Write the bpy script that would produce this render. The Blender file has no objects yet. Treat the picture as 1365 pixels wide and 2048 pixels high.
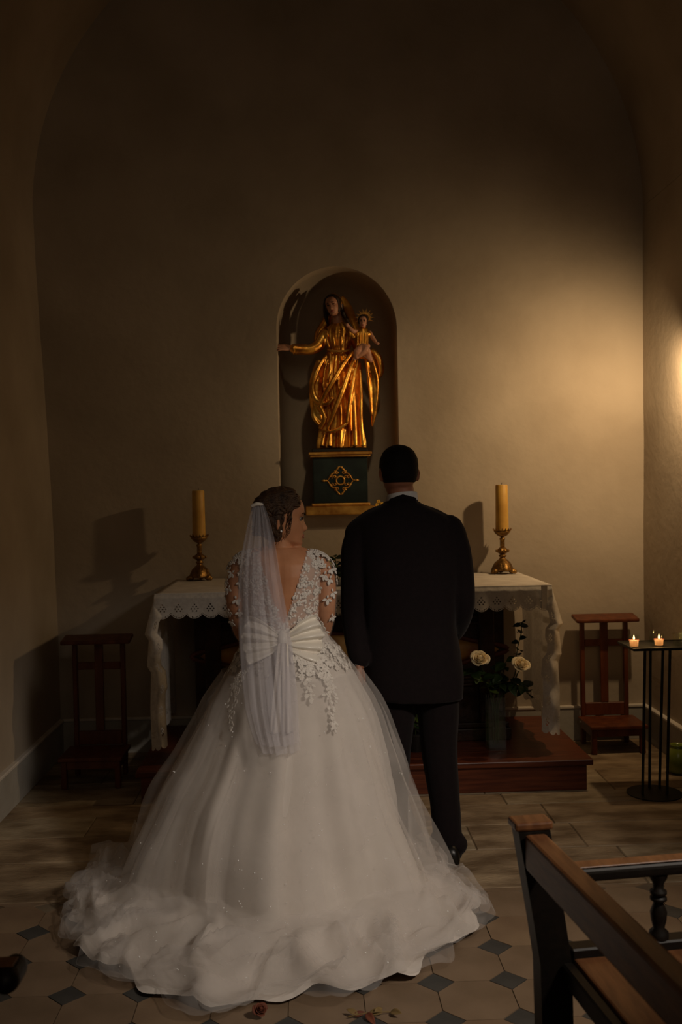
import bpy, bmesh, math, random
from mathutils import Vector, Matrix, noise
from mathutils.bvhtree import BVHTree

C = bpy.context.scene.collection
R = math.radians
PI = math.pi
rnd = random.Random(7)

# ------------------------------------------------------------------ camera
FPX = 1991.0                       # focal length in pixels of the 1365 x 2048 frame
CAMZ = 1.61
_a = Vector(((618 - 682.5) / FPX, (1024 - 985) / FPX, 1.0)).normalized()      # chapel axis seen by the camera
_x = Vector((1.0, 0.02, -(_a.x + 0.02 * _a.y) / _a.z)).normalized()
_z = Vector((_a.y * _x.z - _a.z * _x.y, _a.z * _x.x - _a.x * _x.z, _a.x * _x.y - _a.y * _x.x))
CR = Vector((_x.x, _a.x, _z.x)); CU = Vector((_x.y, _a.y, _z.y)); CF = Vector((_x.z, _a.z, _z.z))
cam_d = bpy.data.cameras.new('camera'); cam = bpy.data.objects.new('camera', cam_d); C.objects.link(cam)
cam_d.sensor_fit = 'VERTICAL'; cam_d.sensor_height = 36.0; cam_d.sensor_width = 24.0
cam_d.lens = 36.0 * FPX / 2048.0
cam.matrix_world = Matrix(((CR.x, CU.x, -CF.x, 0), (CR.y, CU.y, -CF.y, 0), (CR.z, CU.z, -CF.z, CAMZ), (0, 0, 0, 1)))
cam_d.dof.use_dof = True; cam_d.dof.focus_distance = 4.1; cam_d.dof.aperture_fstop = 4.0
cam_d.clip_start = 0.05
bpy.context.scene.camera = cam

# ------------------------------------------------------------------ exposure, world, lights
sc = bpy.context.scene
sc.view_settings.view_transform = 'Standard'; sc.view_settings.look = 'None'
sc.view_settings.gamma = 1.0; sc.view_settings.use_curve_mapping = False
sc.view_settings.exposure = 0.0
sc.cycles.transparent_max_bounces = 24
w = bpy.data.worlds.new('dim nave'); sc.world = w; w.use_nodes = True
w.node_tree.nodes['Background'].inputs[0].default_value = (1.0, 0.72, 0.45, 1)
w.node_tree.nodes['Background'].inputs[1].default_value = 0.02

def light(name, kind, loc, target, energy, color, **kw):
    d = bpy.data.lights.new(name, kind); d.energy = energy; d.color = color
    for k, v in kw.items(): setattr(d, k, v)
    o = bpy.data.objects.new(name, d); C.objects.link(o); o.location = loc
    if target is not None:
        o.rotation_euler = (Vector(target) - Vector(loc)).to_track_quat('-Z', 'Y').to_euler()
    return o
LAMP = (2.0, 5.33, 2.36)
light('wall_lamp', 'SPOT', LAMP, (1.52, 6.2, 1.75), 52.0, (1.0, 0.68, 0.36), spot_size=R(174), spot_blend=1.0, shadow_soft_size=0.03)
light('dress_fill_spot', 'SPOT', (1.95, 1.3, 2.75), (0.30, 3.6, 0.38), 225.0, (1.0, 0.87, 0.74), spot_size=R(52), spot_blend=1.0, shadow_soft_size=0.15)  # added spot, no real fixture: brightens gown and train, rakes the folds
light('niche_spot', 'SPOT', (0.55, 2.6, 4.7), (0.2, 6.3, 2.05), 85.0, (1.0, 0.74, 0.44), spot_size=R(17), spot_blend=1.0, shadow_soft_size=0.08)
light('nave_fill', 'AREA', (0.3, -2.0, 3.4), (0.2, 6.0, 2.0), 7.0, (1.0, 0.82, 0.62), shape='DISK', size=2.2)  # added soft fill disc behind the camera, lifts walls and figures; not a window

# ------------------------------------------------------------------ pixel helpers (photo pixels -> points in the chapel)
def ray(px, py):
    return CF + CR * ((px - 682.5) / FPX) - CU * ((py - 1024) / FPX)
def at(px, py, Y):
    d = ray(px, py); k = Y / d.y
    return Vector((d.x * k, Y, CAMZ + d.z * k))
def onz(px, py, z=0.0):
    d = ray(px, py); k = (z - CAMZ) / d.z
    return Vector((d.x * k, d.y * k, z))
def lerp(a, b, t): return a + (b - a) * t
def smooth(t): t = max(0.0, min(1.0, t)); return t * t * (3 - 2 * t)
def interp(tab, x):
    if x <= tab[0][0]: return tab[0][1]
    for (x0, y0), (x1, y1) in zip(tab, tab[1:]):
        if x <= x1: return y0 + (y1 - y0) * (x - x0) / (x1 - x0)
    return tab[-1][1]
def gs(x, s): return math.exp(-(x / s) ** 2)

# ------------------------------------------------------------------ materials
def mat(name, c1, c2=None, scale=8.0, rough=0.6, metal=0.0, bump=0.0, bscale=None, spec=0.4, stretch=None, detail=4.0,
        sheen=0.0, sss=0.0, trans=0.0, c3=None, ramp=(0.35, 0.7), coat=0.0):
    m = bpy.data.materials.new(name); m.use_nodes = True
    nt = m.node_tree; N = nt.nodes; L = nt.links; b = N['Principled BSDF']
    b.inputs['Roughness'].default_value = rough; b.inputs['Metallic'].default_value = metal
    b.inputs['Specular IOR Level'].default_value = spec
    if sheen: b.inputs['Sheen Weight'].default_value = sheen
    if coat: b.inputs['Coat Weight'].default_value = coat; b.inputs['Coat Roughness'].default_value = 0.25
    if sss:
        b.inputs['Subsurface Weight'].default_value = sss; b.inputs['Subsurface Radius'].default_value = (0.02, 0.012, 0.006)
        b.inputs['Subsurface Scale'].default_value = 0.6
    if trans: b.inputs['Transmission Weight'].default_value = trans
    tc = N.new('ShaderNodeTexCoord'); mp = N.new('ShaderNodeMapping'); L.new(tc.outputs['Object'], mp.inputs[0])
    if stretch: mp.inputs['Scale'].default_value = stretch
    nz = N.new('ShaderNodeTexNoise'); nz.inputs['Scale'].default_value = scale; nz.inputs['Detail'].default_value = detail
    L.new(mp.outputs[0], nz.inputs['Vector'])
    if c2 is None: c2 = tuple(v * 0.82 for v in c1)
    rp = N.new('ShaderNodeValToRGB'); rp.color_ramp.elements[0].position = ramp[0]; rp.color_ramp.elements[1].position = ramp[1]
    rp.color_ramp.elements[0].color = (*c2, 1); rp.color_ramp.elements[1].color = (*c1, 1)
    if c3: e = rp.color_ramp.elements.new((ramp[0] + ramp[1]) / 2); e.color = (*c3, 1)
    L.new(nz.outputs['Fac'], rp.inputs[0]); L.new(rp.outputs[0], b.inputs['Base Color'])
    if bump:
        n2 = N.new('ShaderNodeTexNoise'); n2.inputs['Scale'].default_value = bscale or scale * 4; n2.inputs['Detail'].default_value = 5
        L.new(mp.outputs[0], n2.inputs['Vector'])
        bp = N.new('ShaderNodeBump'); bp.inputs['Strength'].default_value = bump; bp.inputs['Distance'].default_value = 0.01
        L.new(n2.outputs['Fac'], bp.inputs['Height']); L.new(bp.outputs[0], b.inputs['Normal'])
    return m

def sheer(name, col, fac, noise_amt=0.25, scale=6.0):
    """thin see-through net: a share of the light passes straight on, the rest is scattered"""
    m = bpy.data.materials.new(name); m.use_nodes = True
    nt = m.node_tree; N = nt.nodes; L = nt.links; N.remove(N['Principled BSDF'])
    out = N['Material Output']
    t = N.new('ShaderNodeBsdfTransparent'); d = N.new('ShaderNodeBsdfDiffuse'); tl = N.new('ShaderNodeBsdfTranslucent')
    d.inputs[0].default_value = (*col, 1); tl.inputs[0].default_value = (*col, 1)
    a = N.new('ShaderNodeMixShader'); a.inputs[0].default_value = 0.4; L.new(d.outputs[0], a.inputs[1]); L.new(tl.outputs[0], a.inputs[2])
    mx = N.new('ShaderNodeMixShader'); L.new(t.outputs[0], mx.inputs[1]); L.new(a.outputs[0], mx.inputs[2])
    tc = N.new('ShaderNodeTexCoord'); nz = N.new('ShaderNodeTexNoise'); nz.inputs['Scale'].default_value = scale; nz.inputs['Detail'].default_value = 3
    L.new(tc.outputs['Object'], nz.inputs['Vector'])
    mr = N.new('ShaderNodeMapRange'); mr.inputs['From Min'].default_value = 0.3; mr.inputs['From Max'].default_value = 0.7
    mr.inputs['To Min'].default_value = max(0, fac - noise_amt); mr.inputs['To Max'].default_value = fac + noise_amt
    L.new(nz.outputs['Fac'], mr.inputs['Value']); L.new(mr.outputs[0], mx.inputs[0])
    L.new(mx.outputs[0], out.inputs[0])
    return m

def lace(name, col, scale, lo, hi, base=0.12):
    """net with denser worked motifs"""
    m = bpy.data.materials.new(name); m.use_nodes = True
    nt = m.node_tree; N = nt.nodes; L = nt.links; N.remove(N['Principled BSDF']); out = N['Material Output']
    t = N.new('ShaderNodeBsdfTransparent'); d = N.new('ShaderNodeBsdfDiffuse'); d.inputs[0].default_value = (*col, 1)
    mx = N.new('ShaderNodeMixShader'); L.new(t.outputs[0], mx.inputs[1]); L.new(d.outputs[0], mx.inputs[2])
    tc = N.new('ShaderNodeTexCoord'); v = N.new('ShaderNodeTexVoronoi'); v.inputs['Scale'].default_value = scale
    nz = N.new('ShaderNodeTexNoise'); nz.inputs['Scale'].default_value = scale * 1.4; nz.inputs['Detail'].default_value = 3
    L.new(tc.outputs['Object'], v.inputs['Vector']); L.new(tc.outputs['Object'], nz.inputs['Vector'])
    ad = N.new('ShaderNodeMath'); ad.operation = 'ADD'; L.new(v.outputs['Distance'], ad.inputs[0]); L.new(nz.outputs['Fac'], ad.inputs[1])
    mr = N.new('ShaderNodeMapRange'); mr.inputs['From Min'].default_value = lo; mr.inputs['From Max'].default_value = hi
    mr.inputs['To Min'].default_value = 0.95; mr.inputs['To Max'].default_value = base
    L.new(ad.outputs[0], mr.inputs['Value']); L.new(mr.outputs[0], mx.inputs[0]); L.new(mx.outputs[0], out.inputs[0])
    return m

def thin_cloth(name, c1, c2, scale, share=0.35, bscale=120):
    m = mat(name, c1, c2, scale, 0.9, bump=0.2, bscale=bscale, spec=0.1)
    nt = m.node_tree; N = nt.nodes; L = nt.links; b = N['Principled BSDF']; out = N['Material Output']
    tl = N.new('ShaderNodeBsdfTranslucent'); mx = N.new('ShaderNodeMixShader'); mx.inputs[0].default_value = share
    src = b.inputs['Base Color'].links[0].from_socket; L.new(src, tl.inputs[0])
    L.new(b.outputs[0], mx.inputs[1]); L.new(tl.outputs[0], mx.inputs[2]); L.new(mx.outputs[0], out.inputs[0]); return m

def glass(name, col=(1, 1, 1), rough=0.02, ior=1.3):
    m = bpy.data.materials.new(name); m.use_nodes = True
    nt = m.node_tree; N = nt.nodes; L = nt.links; N.remove(N['Principled BSDF']); out = N['Material Output']
    t = N.new('ShaderNodeBsdfTransparent'); t.inputs[0].default_value = (*col, 1)
    g = N.new('ShaderNodeBsdfGlossy'); g.inputs['Roughness'].default_value = rough; g.inputs[0].default_value = (0.9, 0.9, 0.9, 1)
    mx = N.new('ShaderNodeMixShader'); mx.inputs[0].default_value = ((ior - 1) / (ior + 1)) ** 2 * 2.2; L.new(t.outputs[0], mx.inputs[1]); L.new(g.outputs[0], mx.inputs[2])
    L.new(mx.outputs[0], out.inputs[0])
    return m

def flame_mat():
    m = bpy.data.materials.new('candle flame'); m.use_nodes = True
    b = m.node_tree.nodes['Principled BSDF']
    b.inputs['Base Color'].default_value = (0, 0, 0, 1); b.inputs['Emission Color'].default_value = (1.0, 0.62, 0.25, 1); b.inputs['Emission Strength'].default_value = 5.0
    return m

M = dict(
    plaster=mat('lime plaster', (0.47, 0.40, 0.315), (0.365, 0.305, 0.235), 1.7, 0.9, bump=0.3, bscale=18, spec=0.1, detail=10, ramp=(0.33, 0.68)),
    dado=mat('grey painted skirting', (0.42, 0.40, 0.36), (0.33, 0.31, 0.27), 5, 0.8, bump=0.2, bscale=30, spec=0.2),
    flag=mat('worn flagstone', (0.38, 0.285, 0.18), (0.16, 0.108, 0.062), 3.0, 0.62, bump=0.45, bscale=30, spec=0.25, detail=11, stretch=(1.2, 2.6, 1), ramp=(0.38, 0.64)),
    flag2=mat('paler flagstone', (0.43, 0.35, 0.24), (0.22, 0.165, 0.10), 3.6, 0.62, bump=0.45, bscale=30, spec=0.25, detail=11, stretch=(1.2, 2.6, 1), ramp=(0.38, 0.64)),
    joint=mat('floor joint mortar', (0.24, 0.185, 0.115), (0.10, 0.07, 0.045), 3, 0.95),
    octa=mat('buff cement tile', (0.26, 0.18, 0.115), (0.19, 0.13, 0.08), 5, 0.5, bump=0.1, bscale=40, spec=0.3),
    octb=mat('ochre cement tile', (0.29, 0.20, 0.12), (0.20, 0.13, 0.08), 4, 0.5, bump=0.1, bscale=40, spec=0.3),
    slate=mat('slate blue tile', (0.075, 0.072, 0.066), (0.05, 0.05, 0.047), 9, 0.5, bump=0.1, spec=0.3),
    redwood=mat('dark red polished wood', (0.17, 0.045, 0.018), (0.075, 0.017, 0.008), 6, 0.36, bump=0.06, bscale=20, stretch=(0.6, 9, 9), spec=0.4),
    kneel=mat('mahogany stained wood', (0.15, 0.042, 0.014), (0.085, 0.020, 0.007), 7, 0.4, bump=0.05, stretch=(3, 3, 0.7), spec=0.4),
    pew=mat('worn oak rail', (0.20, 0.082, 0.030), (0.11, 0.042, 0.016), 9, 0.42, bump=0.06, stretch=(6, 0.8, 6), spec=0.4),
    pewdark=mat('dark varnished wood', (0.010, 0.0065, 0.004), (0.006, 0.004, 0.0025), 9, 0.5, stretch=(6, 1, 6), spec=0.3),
    altarwood=mat('blackened carved wood', (0.05, 0.02, 0.009), (0.018, 0.008, 0.004), 14, 0.5, bump=0.3, spec=0.3),
    painted=mat('painted ochre cartouche', (0.60, 0.34, 0.08), (0.24, 0.09, 0.03), 6, 0.5, bump=0.15, spec=0.3),
    crimson=mat('dull crimson paint', (0.11, 0.025, 0.012), None, 9, 0.6),
    black=mat('black iron', (0.010, 0.011, 0.010), (0.016, 0.017, 0.015), 30, 0.5, spec=0.3),
    gold=mat('water gilding', (1.0, 0.62, 0.15), (0.55, 0.23, 0.04), 11, 0.38, 1.0, bump=0.2, bscale=40, c3=(0.92, 0.46, 0.08)),
    goldflat=mat('gilded moulding', (0.85, 0.48, 0.11), (0.45, 0.2, 0.04), 14, 0.42, 0.75, bump=0.1),
    brass=mat('aged bronze gilt', (0.42, 0.24, 0.07), (0.12, 0.06, 0.018), 22, 0.42, 0.9, bump=0.8, bscale=45),
    wax=mat('yellow beeswax', (0.72, 0.44, 0.10), (0.55, 0.31, 0.06), 9, 0.5, sss=0.5),
    whitewax=thin_cloth('white votive wax', (0.90, 0.76, 0.66), (0.84, 0.68, 0.58), 9, 0.6),
    wick=mat('charred wick', (0.02, 0.015, 0.01), None, 9, 0.9),
    linen=mat('white altar linen', (0.66, 0.61, 0.54), (0.55, 0.5, 0.44), 10, 0.9, bump=0.12, bscale=90, spec=0.1),
    eyelet=thin_cloth('white eyelet lace', (0.78, 0.73, 0.66), (0.66, 0.61, 0.55), 60, 0.28, 240),
    marble=mat('green black marbled paint', (0.006, 0.013, 0.011), (0.015, 0.028, 0.024), 9, 0.4, detail=9, c3=(0.008, 0.015, 0.013)),
    statueskin=mat('painted wood flesh', (0.60, 0.31, 0.20), (0.50, 0.24, 0.15), 12, 0.4),
    statuehair=mat('painted dark hair', (0.03, 0.016, 0.009), None, 20, 0.5),
    dark=mat('black painted plinth', (0.012, 0.010, 0.008), None, 9, 0.5),
    skin=mat('warm skin', (0.60, 0.28, 0.14), (0.52, 0.23, 0.11), 18, 0.5, sss=0.15, spec=0.3),
    skinm=mat('tanned skin', (0.42, 0.19, 0.11), (0.36, 0.15, 0.085), 18, 0.5, sss=0.15, spec=0.3),
    lips=mat('rose lips', (0.42, 0.11, 0.09), None, 18, 0.4),
    eyew=mat('eye white', (0.20, 0.15, 0.12), None, 18, 0.3), iris=mat('dark iris', (0.02, 0.012, 0.008), None, 18, 0.2),
    brow=mat('brown brow hair', (0.05, 0.028, 0.016), None, 60, 0.6),
    hairb=mat('dark blonde hair', (0.13, 0.07, 0.034), (0.035, 0.017, 0.009), 9, 0.45, bump=0.5, bscale=60, stretch=(6, 6, 1.5), ramp=(0.3, 0.75)),
    hairg=mat('cropped black hair', (0.006, 0.005, 0.004), (0.010, 0.008, 0.006), 200, 0.7, bump=0.5, bscale=300, spec=0.2),
    suit=mat('dark wool suit', (0.0085, 0.0048, 0.0055), (0.006, 0.0035, 0.004), 60, 0.85, bump=0.1, bscale=400, spec=0.15, sheen=0.05),
    shirt=mat('white cotton collar', (0.72, 0.70, 0.68), None, 30, 0.8),
    shoe=mat('black leather shoe', (0.008, 0.007, 0.006), None, 20, 0.35),
    satin=mat('ivory satin', (0.88, 0.82, 0.72), (0.82, 0.76, 0.66), 5, 0.28, spec=0.5, sheen=0.2),
    gown=mat('ivory gown cloth', (0.74, 0.68, 0.62), (0.66, 0.60, 0.545), 5, 0.85, bump=0.06, bscale=120, spec=0.15, sheen=0.15),
    applique=mat('white lace thread', (0.84, 0.79, 0.72), (0.72, 0.66, 0.6), 90, 0.8, bump=0.3, bscale=400, spec=0.2),
    bead=mat('crystal bead', (1.0, 1.0, 1.0), (1, 1, 1), 5, 0.1, spec=1.0),
    leaf=mat('rose leaf green', (0.045, 0.085, 0.018), (0.02, 0.045, 0.010), 12, 0.45, bump=0.15, spec=0.4),
    leaf2=mat('dark eucalyptus leaf', (0.022, 0.042, 0.02), (0.012, 0.025, 0.012), 12, 0.5, spec=0.4),
    leaf3=mat('bright young leaf', (0.14, 0.20, 0.03), (0.08, 0.13, 0.02), 12, 0.45, spec=0.4),
    stem=mat('green stem', (0.05, 0.08, 0.02), None, 20, 0.6),
    petal=mat('cream rose petal', (0.94, 0.80, 0.52), (0.88, 0.68, 0.38), 14, 0.6, sss=0.2),
    petaly=mat('lime white petal', (0.70, 0.70, 0.25), (0.6, 0.6, 0.2), 14, 0.6, sss=0.2),
    yellow=mat('yellow blossom', (0.75, 0.45, 0.05), None, 14, 0.6),
    rust=mat('dried rust petal', (0.22, 0.065, 0.03), (0.12, 0.03, 0.015), 14, 0.7),
    straw=mat('dried straw leaf', (0.26, 0.17, 0.06), None, 14, 0.7),
    water=glass('vase water', (0.80, 0.86, 0.74), 0.05, 1.06), glass=glass('clear glass', (0.93, 0.95, 0.92)),
    greenglaze=mat('green glazed pottery', (0.22, 0.27, 0.03), (0.16, 0.2, 0.02), 6, 0.25, coat=0.4),
    tray=mat('grey stone dish', (0.22, 0.21, 0.2), None, 14, 0.6),
    tulle=sheer('ivory tulle', (0.86, 0.81, 0.76), 0.30, 0.10, 5), tulle2=sheer('outer tulle', (0.86, 0.82, 0.79), 0.22, 0.08, 5),
    veil=sheer('veil tulle', (0.78, 0.76, 0.81), 0.30, 0.06, 5),
    bodylace=lace('bodice lace', (0.84, 0.79, 0.73), 75, 0.78, 0.92, 0.38), sleevelace=sheer('illusion net', (0.8, 0.72, 0.66), 0.10, 0.02, 30),
    flame=flame_mat(),
)

# ------------------------------------------------------------------ object helpers
OFF = {}
def tag(o, label=None, cat=None, group=None, kind=None):
    if label: o['label'] = label
    if cat: o['category'] = cat
    if group: o['group'] = group
    if kind: o['kind'] = kind
    return o
def thing(name, loc, label, cat, group=None):
    o = bpy.data.objects.new(name, None); C.objects.link(o); o.location = loc; o.empty_display_size = 0.05
    OFF[o.name] = Vector(loc)
    return tag(o, label, cat, group)
class MB:
    """collects vertices and faces in chapel coordinates; .obj() links them as one mesh object"""
    def __init__(self): self.v = []; self.f = []
    def add(self, vs, fs, T=None):
        n = len(self.v)
        self.v += [(T @ Vector(p)) if T else Vector(p) for p in vs]
        self.f += [tuple(i + n for i in f) for f in fs]
        return self
    def box(self, a, b, T=None, bev=0.0, seg=1):
        bm = bmesh.new(); bmesh.ops.create_cube(bm, size=1.0)
        a = Vector(a); b = Vector(b); c = (a + b) / 2; s = b - a
        for v in bm.verts: v.co = Vector((v.co.x * s.x, v.co.y * s.y, v.co.z * s.z)) + c
        if bev: bmesh.ops.bevel(bm, geom=bm.edges[:], offset=bev, segments=seg, profile=0.5, affect='EDGES')
        return self.bm(bm, T)
    def bm(self, bm, T=None):
        bm.verts.index_update()
        self.add([v.co.copy() for v in bm.verts], [[v.index for v in f.verts] for f in bm.faces], T); bm.free(); return self
    def rings(self, rings, T=None, cap=True, closed=True):
        n = len(rings[0]); vs = [p for r in rings for p in r]; fs = []
        for i in range(len(rings) - 1):
            for j in range(n if closed else n - 1):
                k = (j + 1) % n
                fs.append((i * n + j, i * n + k, (i + 1) * n + k, (i + 1) * n + j))
        if cap:
            fs.append(tuple(range(n - 1, -1, -1))); fs.append(tuple(range((len(rings) - 1) * n, len(rings) * n)))
        return self.add(vs, fs, T)
    def lathe(self, prof, c=(0, 0, 0), seg=24, T=None, fn=None):
        c = Vector(c); rs = []
        for r, z in prof:
            ring = []
            for j in range(seg):
                a = 2 * PI * j / seg; rr = r * (fn(a, z) if fn else 1.0)
                ring.append(c + Vector((rr * math.cos(a), rr * math.sin(a), z)))
            rs.append(ring)
        return self.rings(rs, T)
    def tube(self, pts, rad, seg=8, T=None, flat=1.0, cap=True):
        pts = [Vector(p) for p in pts]; n = len(pts)
        if not hasattr(rad, '__len__'): rad = [rad] * n
        up = None; rs = []
        for i, p in enumerate(pts):
            d = (pts[min(i + 1, n - 1)] - pts[max(i - 1, 0)]).normalized()
            if up is None: up = Vector((0, 0, 1)) if abs(d.z) < 0.9 else Vector((0, 1, 0))
            s = d.cross(up).normalized(); up = s.cross(d).normalized()
            rr = rad[i]
            rx, ry = rr if hasattr(rr, '__len__') else (rr, rr * flat)
            rs.append([p + s * (rx * math.cos(2 * PI * j / seg)) + up * (ry * math.sin(2 * PI * j / seg)) for j in range(seg)])
        return self.rings(rs, T, cap)
    def limb(self, pts, rad, seg=14, T=None):
        """tube with rounded ends, smoothly interpolated"""
        P, Q = spline(pts, rad, 5)
        d0 = (P[0] - P[1]).normalized(); d1 = (P[-1] - P[-2]).normalized()
        def sc_(q, k): return (q[0] * k, q[1] * k) if hasattr(q, '__len__') else q * k
        def mx(q): return min(q) if hasattr(q, '__len__') else q
        a = [(P[0] + d0 * mx(Q[0]) * math.sin(t), sc_(Q[0], math.cos(t))) for t in (1.45, 1.0, 0.5)]
        b = [(P[-1] + d1 * mx(Q[-1]) * math.sin(t), sc_(Q[-1], math.cos(t))) for t in (0.5, 1.0, 1.45)]
        return self.tube([p for p, _ in a] + P + [p for p, _ in b], [q for _, q in a] + Q + [q for _, q in b], seg, T)
    def ball(self, c, r, seg=14, T=None):
        r = r if hasattr(r, '__len__') else (r, r, r); rs = []
        m = max(6, seg // 2 + 1)
        for i in range(m + 1):
            t = PI * (0.02 + 0.96 * i / m) - PI / 2
            rs.append([Vector(c) + Vector((r[0] * math.cos(t) * math.cos(2 * PI * j / seg), r[1] * math.cos(t) * math.sin(2 * PI * j / seg), r[2] * math.sin(t))) for j in range(seg)])
        return self.rings(rs, T)
    def grid(self, nu, nv, fn, keep=None, T=None, wrap=False):
        vs = [fn(i / (nu if wrap else nu - 1), j / (nv - 1)) for i in range(nu) for j in range(nv)]; fs = []
        for i in range(nu if wrap else nu - 1):
            for j in range(nv - 1):
                k = (i + 1) % nu
                if keep and not keep((i + 0.5) / (nu if wrap else nu - 1), (j + 0.5) / (nv - 1)): continue
                fs.append((i * nv + j, k * nv + j, k * nv + j + 1, i * nv + j + 1))
        return self.add(vs, fs, T)
    def mesh(self, name, off=None):
        me = bpy.data.meshes.new(name)
        off = off or Vector((0, 0, 0))
        me.from_pydata([tuple(Vector(p) - off) for p in self.v], [], self.f); me.update()
        bm = bmesh.new(); bm.from_mesh(me); bmesh.ops.recalc_face_normals(bm, faces=bm.faces[:])
        loose = [v for v in bm.verts if not v.link_faces]
        if loose: bmesh.ops.delete(bm, geom=loose, context='VERTS')
        bm.to_mesh(me); bm.free(); return me
    def obj(self, name, m, parent=None, smooth=False, kind=None, label=None, angle=None, thick=0.0, sub=0):
        off = OFF[parent.name] if parent else Vector((0, 0, 0))
        me = self.mesh(name, off)
        if isinstance(m, str): m = M[m]
        me.materials.append(m)
        o = bpy.data.objects.new(name, me); C.objects.link(o)
        if parent: o.parent = parent
        OFF[o.name] = off
        if smooth: me.polygons.foreach_set('use_smooth', [True] * len(me.polygons))
        if angle and hasattr(me, 'set_sharp_from_angle'): me.set_sharp_from_angle(angle=R(angle))
        if thick:
            s = o.modifiers.new('thickness', 'SOLIDIFY'); s.thickness = thick; s.offset = 0
        if sub:
            s = o.modifiers.new('subdivision', 'SUBSURF'); s.levels = sub; s.render_levels = sub
        if kind: o['kind'] = kind
        if label: o['label'] = label
        return o
    def remesh(self, vox, sm=2):
        """unites everything collected into one continuous surface"""
        me = self.mesh('tmp'); o = bpy.data.objects.new('tmp', me); C.objects.link(o)
        r = o.modifiers.new('r', 'REMESH'); r.mode = 'VOXEL'; r.voxel_size = vox
        if sm: s = o.modifiers.new('s', 'SMOOTH'); s.iterations = sm; s.factor = 0.5
        dg = bpy.context.evaluated_depsgraph_get(); e = o.evaluated_get(dg); em = e.to_mesh()
        out = MB(); out.v = [v.co.copy() for v in em.vertices]; out.f = [tuple(p.vertices) for p in em.polygons]
        e.to_mesh_clear(); bpy.data.objects.remove(o); bpy.data.meshes.remove(me)
        return out

def spline(pts, rad, k=5):
    pts = [Vector(p) for p in pts]; n = len(pts); P = []; Q = []
    if not hasattr(rad, '__len__'): rad = [rad] * n
    def rl(a, b, t): return tuple(lerp(x, y, t) for x, y in zip(a, b)) if hasattr(a, '__len__') else lerp(a, b, t)
    for i in range(n - 1):
        p0 = pts[max(i - 1, 0)]; p1 = pts[i]; p2 = pts[i + 1]; p3 = pts[min(i + 2, n - 1)]
        for j in range(k):
            t = j / k
            P.append(0.5 * (2 * p1 + (p2 - p0) * t + (2 * p0 - 5 * p1 + 4 * p2 - p3) * t * t + (3 * p1 - p0 - 3 * p2 + p3) * t ** 3))
            Q.append(rl(rad[i], rad[i + 1], t))
    P.append(pts[-1]); Q.append(rad[-1]); return P, Q
def dup(root, loc, label, name=None):
    """copy of a thing with copies of its parts and sub-parts"""
    r = root.copy(); C.objects.link(r); r.location = loc; r['label'] = label
    def rec(a, b):
        for ch in list(a.children):
            c = ch.copy(); C.objects.link(c); c.parent = b; rec(ch, c)
    rec(root, r); return r
def frame(o, y, z=(0, 0, 1)):
    """matrix with origin o, local y along y, local z near z"""
    y = Vector(y).normalized(); z = Vector(z); x = y.cross(z).normalized(); z = x.cross(y).normalized()
    return Matrix(((x.x, y.x, z.x, o[0]), (x.y, y.y, z.y, o[1]), (x.z, y.z, z.z, o[2]), (0, 0, 0, 1)))

def frame_n(o, y, n):
    """like frame, but local z is exactly the normal n"""
    z = Vector(n).normalized(); x = Vector(y).cross(z).normalized(); y = z.cross(x)
    return Matrix(((x.x, y.x, z.x, o[0]), (x.y, y.y, z.y, o[1]), (x.z, y.z, z.z, o[2]), (0, 0, 0, 1)))

# ================================================================== SETTING
YW = 6.27                          # back wall
XL, XR = -1.585, 2.125             # side walls
AX, AZ, AR = at(682, 420, YW).x, at(682, 420, YW).z, 1.915          # centre and radius of the vault
YE = -2.4                          # chapel opens to the nave here

# niche outline in the back wall
n_l = at(556, 800, YW).x; n_r = at(797, 800, YW).x; NX = (n_l + n_r) / 2; NW = (n_r - n_l) / 2
NZ0 = at(680, 1029, YW).z; NZT = at(676, 533, YW).z; NZS = NZT - NW * 1.02
def niche_loop(k, dz=0.0, n=24):
    pts = [(NX - NW * k, NZ0 + dz), (NX - NW * k, lerp(NZ0, NZS, 0.5))]
    for i in range(n + 1):
        a = PI - PI * i / n
        pts.append((NX + NW * k * math.cos(a), NZS + (NZT - NZS) * k * math.sin(a)))
    pts += [(NX + NW * k, lerp(NZ0, NZS, 0.5)), (NX + NW * k, NZ0 + dz)]
    return pts
mb = MB()
bm = bmesh.new()
outer = [(-2.2, -0.05), (2.7, -0.05), (2.7, 5.6), (-2.2, 5.6)]
ov = [bm.verts.new((x, YW, z)) for x, z in outer]; iv = [bm.verts.new((x, YW, z)) for x, z in niche_loop(1.0)]
ed = [bm.edges.new((ov[i], ov[(i + 1) % 4])) for i in range(4)] + [bm.edges.new((iv[i], iv[(i + 1) % len(iv)])) for i in range(len(iv))]
bmesh.ops.triangle_fill(bm, edges=ed, use_beauty=True)
mb.bm(bm)
deep = [(0.0, 1.0), (0.012, 0.985), (0.12, 0.98), (0.24, 0.96), (0.34, 0.90), (0.41, 0.78), (0.45, 0.58), (0.47, 0.3)]
mb.rings([[Vector((x, YW + d, z)) for x, z in niche_loop(k)] for d, k in deep], cap=False, closed=True)
lp = niche_loop(0.3); mb.add([(x, YW + 0.47, z) for x, z in lp], [tuple(range(len(lp)))])
mb.add([(NX - NW, YW, NZ0), (NX + NW, YW, NZ0), (NX + NW, YW + 0.47, NZ0), (NX - NW, YW + 0.47, NZ0)], [(0, 1, 2, 3)])
wall_back = mb.obj('wall_back', 'plaster', kind='structure', smooth=True, angle=50)

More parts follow.
